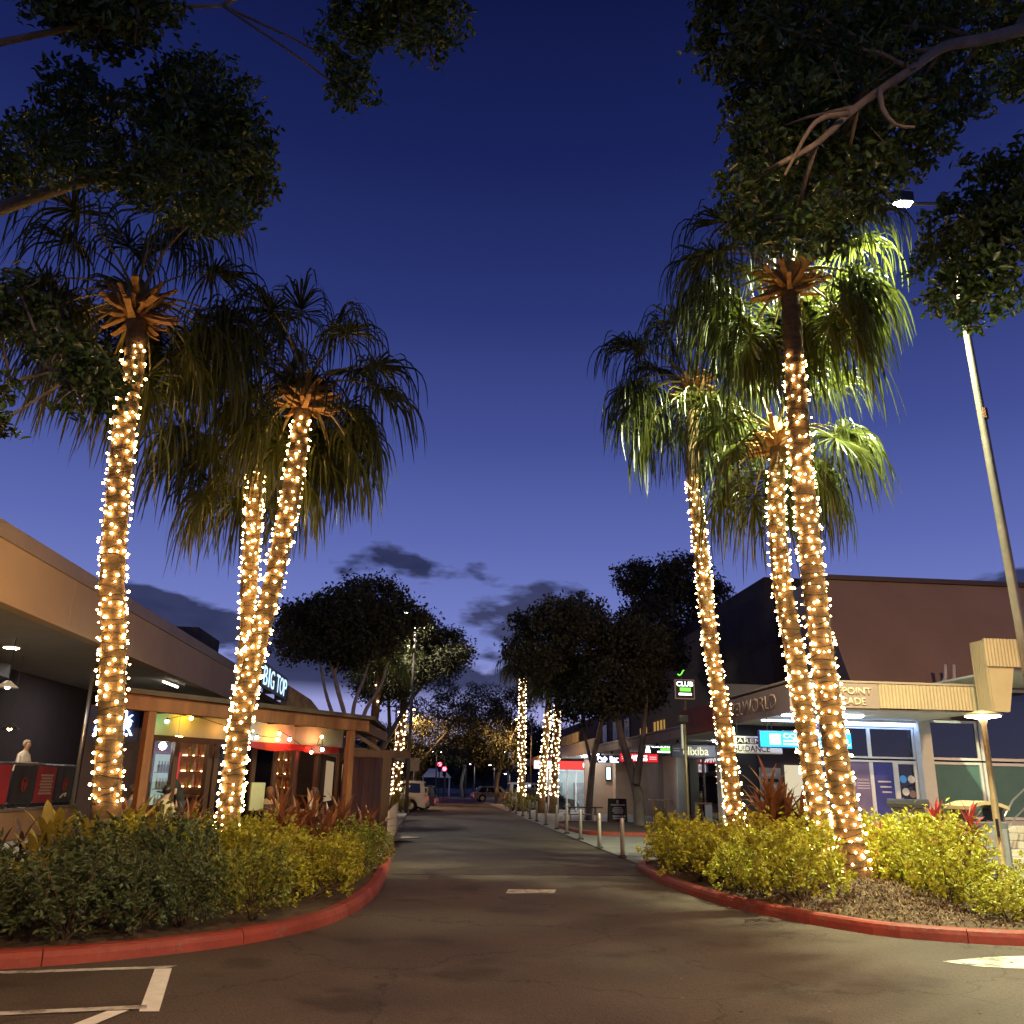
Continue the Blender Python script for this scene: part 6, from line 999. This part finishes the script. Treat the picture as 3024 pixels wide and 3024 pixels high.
# ------------------------------------------------------------------ people
skin_m = mat('skin', (.42, .25, .17), .55, .1, 6, 0); 
def person(label, loc, face, shirt, trousers, hair, pose='sit', lean=0., long_hair=False):
    """one skinned body: face is the heading in radians (0 = +x)"""
    T = thing('person', label, 'person', loc); sit = pose == 'sit'; hz = .52 if sit else .95
    V, E, Rr = [], [], []
    def add(p, r, par=None):
        V.append(Vector(p)); Rr.append(r if hasattr(r, '__len__') else (r, r)); i = len(V) - 1
        if par is not None: E.append((par, i))
        return i
    f = lean; pel = add((0, 0, hz), (.13, .16)); ch = add((.05 + f * .4, 0, hz + .24), (.12, .15), pel); sh = add((.06 + f, 0, hz + .44), (.10, .15), ch); nk = add((.07 + f * 1.1, 0, hz + .54), .05, sh); jaw = add((.11 + f * 1.2, 0, hz + .61), (.065, .06), nk); hd = add((.10 + f * 1.25, 0, hz + .70), (.095, .078), jaw); tp = add((.08 + f * 1.25, 0, hz + .77), (.07, .065), hd)
    nose = add((.195 + f * 1.25, 0, hz + .665), .014, hd)
    for s in (-1, 1):
        a = add((.05 + f, s * .17, hz + .43), .055, sh); el = add((.10 + f * .8, s * .24, hz + .18), .042, a); wr = add((.32 + f * .6, s * .14, hz + .22), .03, el); hn = add((.40 + f * .6, s * .11, hz + .23), (.035, .02), wr)
        for q in range(4): add((.47 + f * .6 - .01 * abs(q - 1.5), s * (.08 + .018 * q), hz + .225), .009, hn)
        add((.42 + f * .6, s * .055, hz + .24), .010, hn)
        hp_ = add((0, s * .09, hz - .03), .095, pel); kn = add((.42, s * .12, hz - .02) if sit else (.02, s * .1, .5), .065, hp_); an = add((.42, s * .12, .09) if sit else (-.02, s * .1, .09), .042, kn); add((.56, s * .13, .045) if sit else (.14, s * .12, .045), (.04, .035), an)
    me = bpy.data.meshes.new('body'); me.from_pydata([tuple(v) for v in V], E, []); o = bpy.data.objects.new('body', me); COL.objects.link(o); md = o.modifiers.new('s', 'SKIN'); 
    for i, sv in enumerate(me.skin_vertices[0].data): sv.radius = Rr[i]; sv.use_root = (i == 0)
    sb = o.modifiers.new('d', 'SUBSURF'); sb.levels = 2; sb.render_levels = 2; dg = bpy.context.evaluated_depsgraph_get(); dg.update(); m2 = bpy.data.meshes.new_from_object(o.evaluated_get(dg)); bpy.data.objects.remove(o)
    mats = [skin_m, shirt, trousers, black_m]; m2.materials.clear(); [m2.materials.append(k) for k in mats]
    for p in m2.polygons:
        c = p.center; arm = abs(c.y) > .19 or c.x > .24 + f
        p.material_index = 3 if c.z < .12 else 2 if c.z < hz + .03 and not (c.x > .1 and c.z > hz + .1) else 0 if c.z > hz + .53 or (c.x > .13 + f * .5 and hz + .12 < c.z < hz + .3 and c.x > .2) else 1
        p.use_smooth = True
    m2.transform(Matrix.Rotation(face, 4, 'Z')); b = bpy.data.objects.new('body', m2); fin(b, T)
    bm = bmesh.new(); bmesh.ops.create_icosphere(bm, subdivisions=3, radius=1); hx = .075 + f * 1.25
    for v in bm.verts:
        k = v.co.copy(); v.co = Vector((hx + k.x * .108, k.y * .098, hz + .715 + k.z * .105)); 
        if k.x > .35 and k.z < .35: v.co.x -= .07 * (k.x)
        if long_hair and k.z < 0 and k.x < .3: v.co.z -= .16 * -k.z; v.co.x -= .02
    mb = MB().bm(bm, Matrix.Rotation(face, 4, 'Z')); me = mesh(mb, 'hair', hair, smooth=True); h = bpy.data.objects.new('hair', me); fin(h, T)
    em = MB()
    for s in (-1, 1): em.box(hx + .105, hx + .117, s * .032 - .012, s * .032 + .012, hz + .695, hz + .707)
    em.box(hx + .10, hx + .108, -.024, .024, hz + .618, hz + .626); em.move(Matrix.Rotation(face, 4, 'Z')); e = bpy.data.objects.new('face_details', mesh(em, 'face_details', black_m)); fin(e, T)
    return T
hair_b = mat('hair_brown', (.06, .03, .018), .5, .3, 20, .2); hair_g = mat('hair_grey', (.32, .27, .23), .5, .2, 20, .2); hair_r = mat('hair_auburn', (.16, .055, .02), .5, .3, 20, .2); hair_k = mat('hair_black', (.014, .010, .010), .4, .3, 20, .2)
whs = mat('shirt_white', (.62, .58, .54), .8, .1, 9, .1); bls = mat('shirt_black', (.015, .014, .016), .8, .2, 9, .1); tns = mat('shirt_tan', (.38, .24, .13), .8, .1, 9, .1); ors = mat('shirt_cream', (.5, .38, .26), .8, .1, 9, .1); grs = mat('shirt_grey', (.2, .2, .2), .8, .1, 9, .1); jns = mat('trousers', (.03, .035, .06), .8, .2, 9, .1)
person('person in a white shirt bending over a drink behind the terrace railing', (-10.75, 25.0, .74), R(-15), whs, jns, hair_g, 'stand', .06)
p_ = lambda x, y: tuple(Lp_(x, y, .125)); fa = math.atan2(e1.y, e1.x)
person('person in a black shirt leaning forward in the pub doorway', p_(2.35, .35), fa + R(160), bls, jns, hair_k, 'stand', .16)
person('dark-haired person in cream seated low by the left pub post', p_(.95, -.75), fa + R(20), ors, jns, hair_k, 'sit', .05)
person('auburn-haired person in tan seated right of the palm pair', p_(4.15, -.75), fa + R(60), tns, jns, hair_r, 'sit', 0., True)
person('brown-haired person seated near the slatted end of the pub', p_(5.85, -.75), fa + R(120), tns, jns, hair_b, 'sit', 0., True)
person('person in grey seated at the left pub table', p_(.2, -.6), fa + R(-20), grs, jns, hair_b, 'sit', 0.)
# chairs and tables of the pub, mostly behind the plants
def chair(x, y, rot, label):
    c = Lp_(x, y, .125); T = thing('chair', label, 'chair', tuple(c), 'pub chairs'); m = Matrix.Translation(c) @ Matrix.Rotation(rot, 4, 'Z')
    part(MB().bbox(-.21, .21, -.21, .21, .40, .44, .01).move(m), 'seat', timber_d, T); part(MB().bbox(-.23, -.2, -.2, .2, .5, .92, .01).move(m), 'backrest', timber_d, T)
    for a in (-.18, .18):
        for b in (-.18, .18): part(MB().bar((a, b, 0), (a, b, .4 if a > 0 else .5), .03, .03).move(m), 'leg', dark_m, T)
for x, y, r, la in ((.95, -.75, R(20), 'pub chair under the dark-haired person'), (4.15, -.75, R(60), 'pub chair under the auburn-haired person'), (5.85, -.75, R(120), 'pub chair under the brown-haired person'), (.2, -.6, R(-20), 'pub chair under the person in grey')): chair(x, y, fa + r, la)
for x, y, la in ((1.6, -.75, 'round pub table between the left posts'), (5.0, -.7, 'round pub table in front of the red drape')):
    c = Lp_(x, y, .125); T = thing('pub_table', la, 'table', tuple(c)); part(MB().lathe([(.36, .72), (.37, .735), (.36, .75)], 20, tuple(c)), 'top', timber, T); part(MB().lathe([(.04, .02), (.03, .05), (.03, .72)], 10, tuple(c)), 'pedestal', dark_m, T); part(MB().lathe([(.24, 0), (.24, .02), (.05, .035)], 16, tuple(c)), 'base', dark_m, T)
T = thing('easel_board', 'pale green-cream easel board beside the leaning palm pair', 'sign board', tuple(Lp_(3.6, -.9, .12))); eb = mat('easel_cream', (.45, .43, .25), .7, .1, 5, 0); part(MB().bbox(3.35, 3.8, -.92, -.88, .9, 1.55, .01).move(PM), 'panel', eb, T); part(MB().bar((3.4, -.86, 0.12), (3.5, -.86, 1.5), .03, .03).move(PM), 'leg', timber_d, T); part(MB().bar((3.75, -.86, .12), (3.65, -.86, 1.5), .03, .03).move(PM), 'leg', timber_d, T)
# a few fallen leaves on the asphalt
Cf = np.array([(random.uniform(2, 9), random.uniform(5, 10), .006) for _ in range(60)] + [(random.uniform(-2, 4), random.uniform(6, 20), .006) for _ in range(40)]); V, F = leaves(Cf, .055, .028, up=6, D=np.concatenate([rng.normal(size=(100, 2)), np.zeros((100, 1))], 1)); V[:, 2] = np.maximum(V[:, 2], .003)
fo = bpy.data.objects.new('fallen_leaves', tri_mesh('fallen_leaves', V, F, mat('dry_leaf', (.16, .11, .07), .8, .3, 9, 0, island=.3))); fin(fo, None); fo['kind'] = 'stuff'
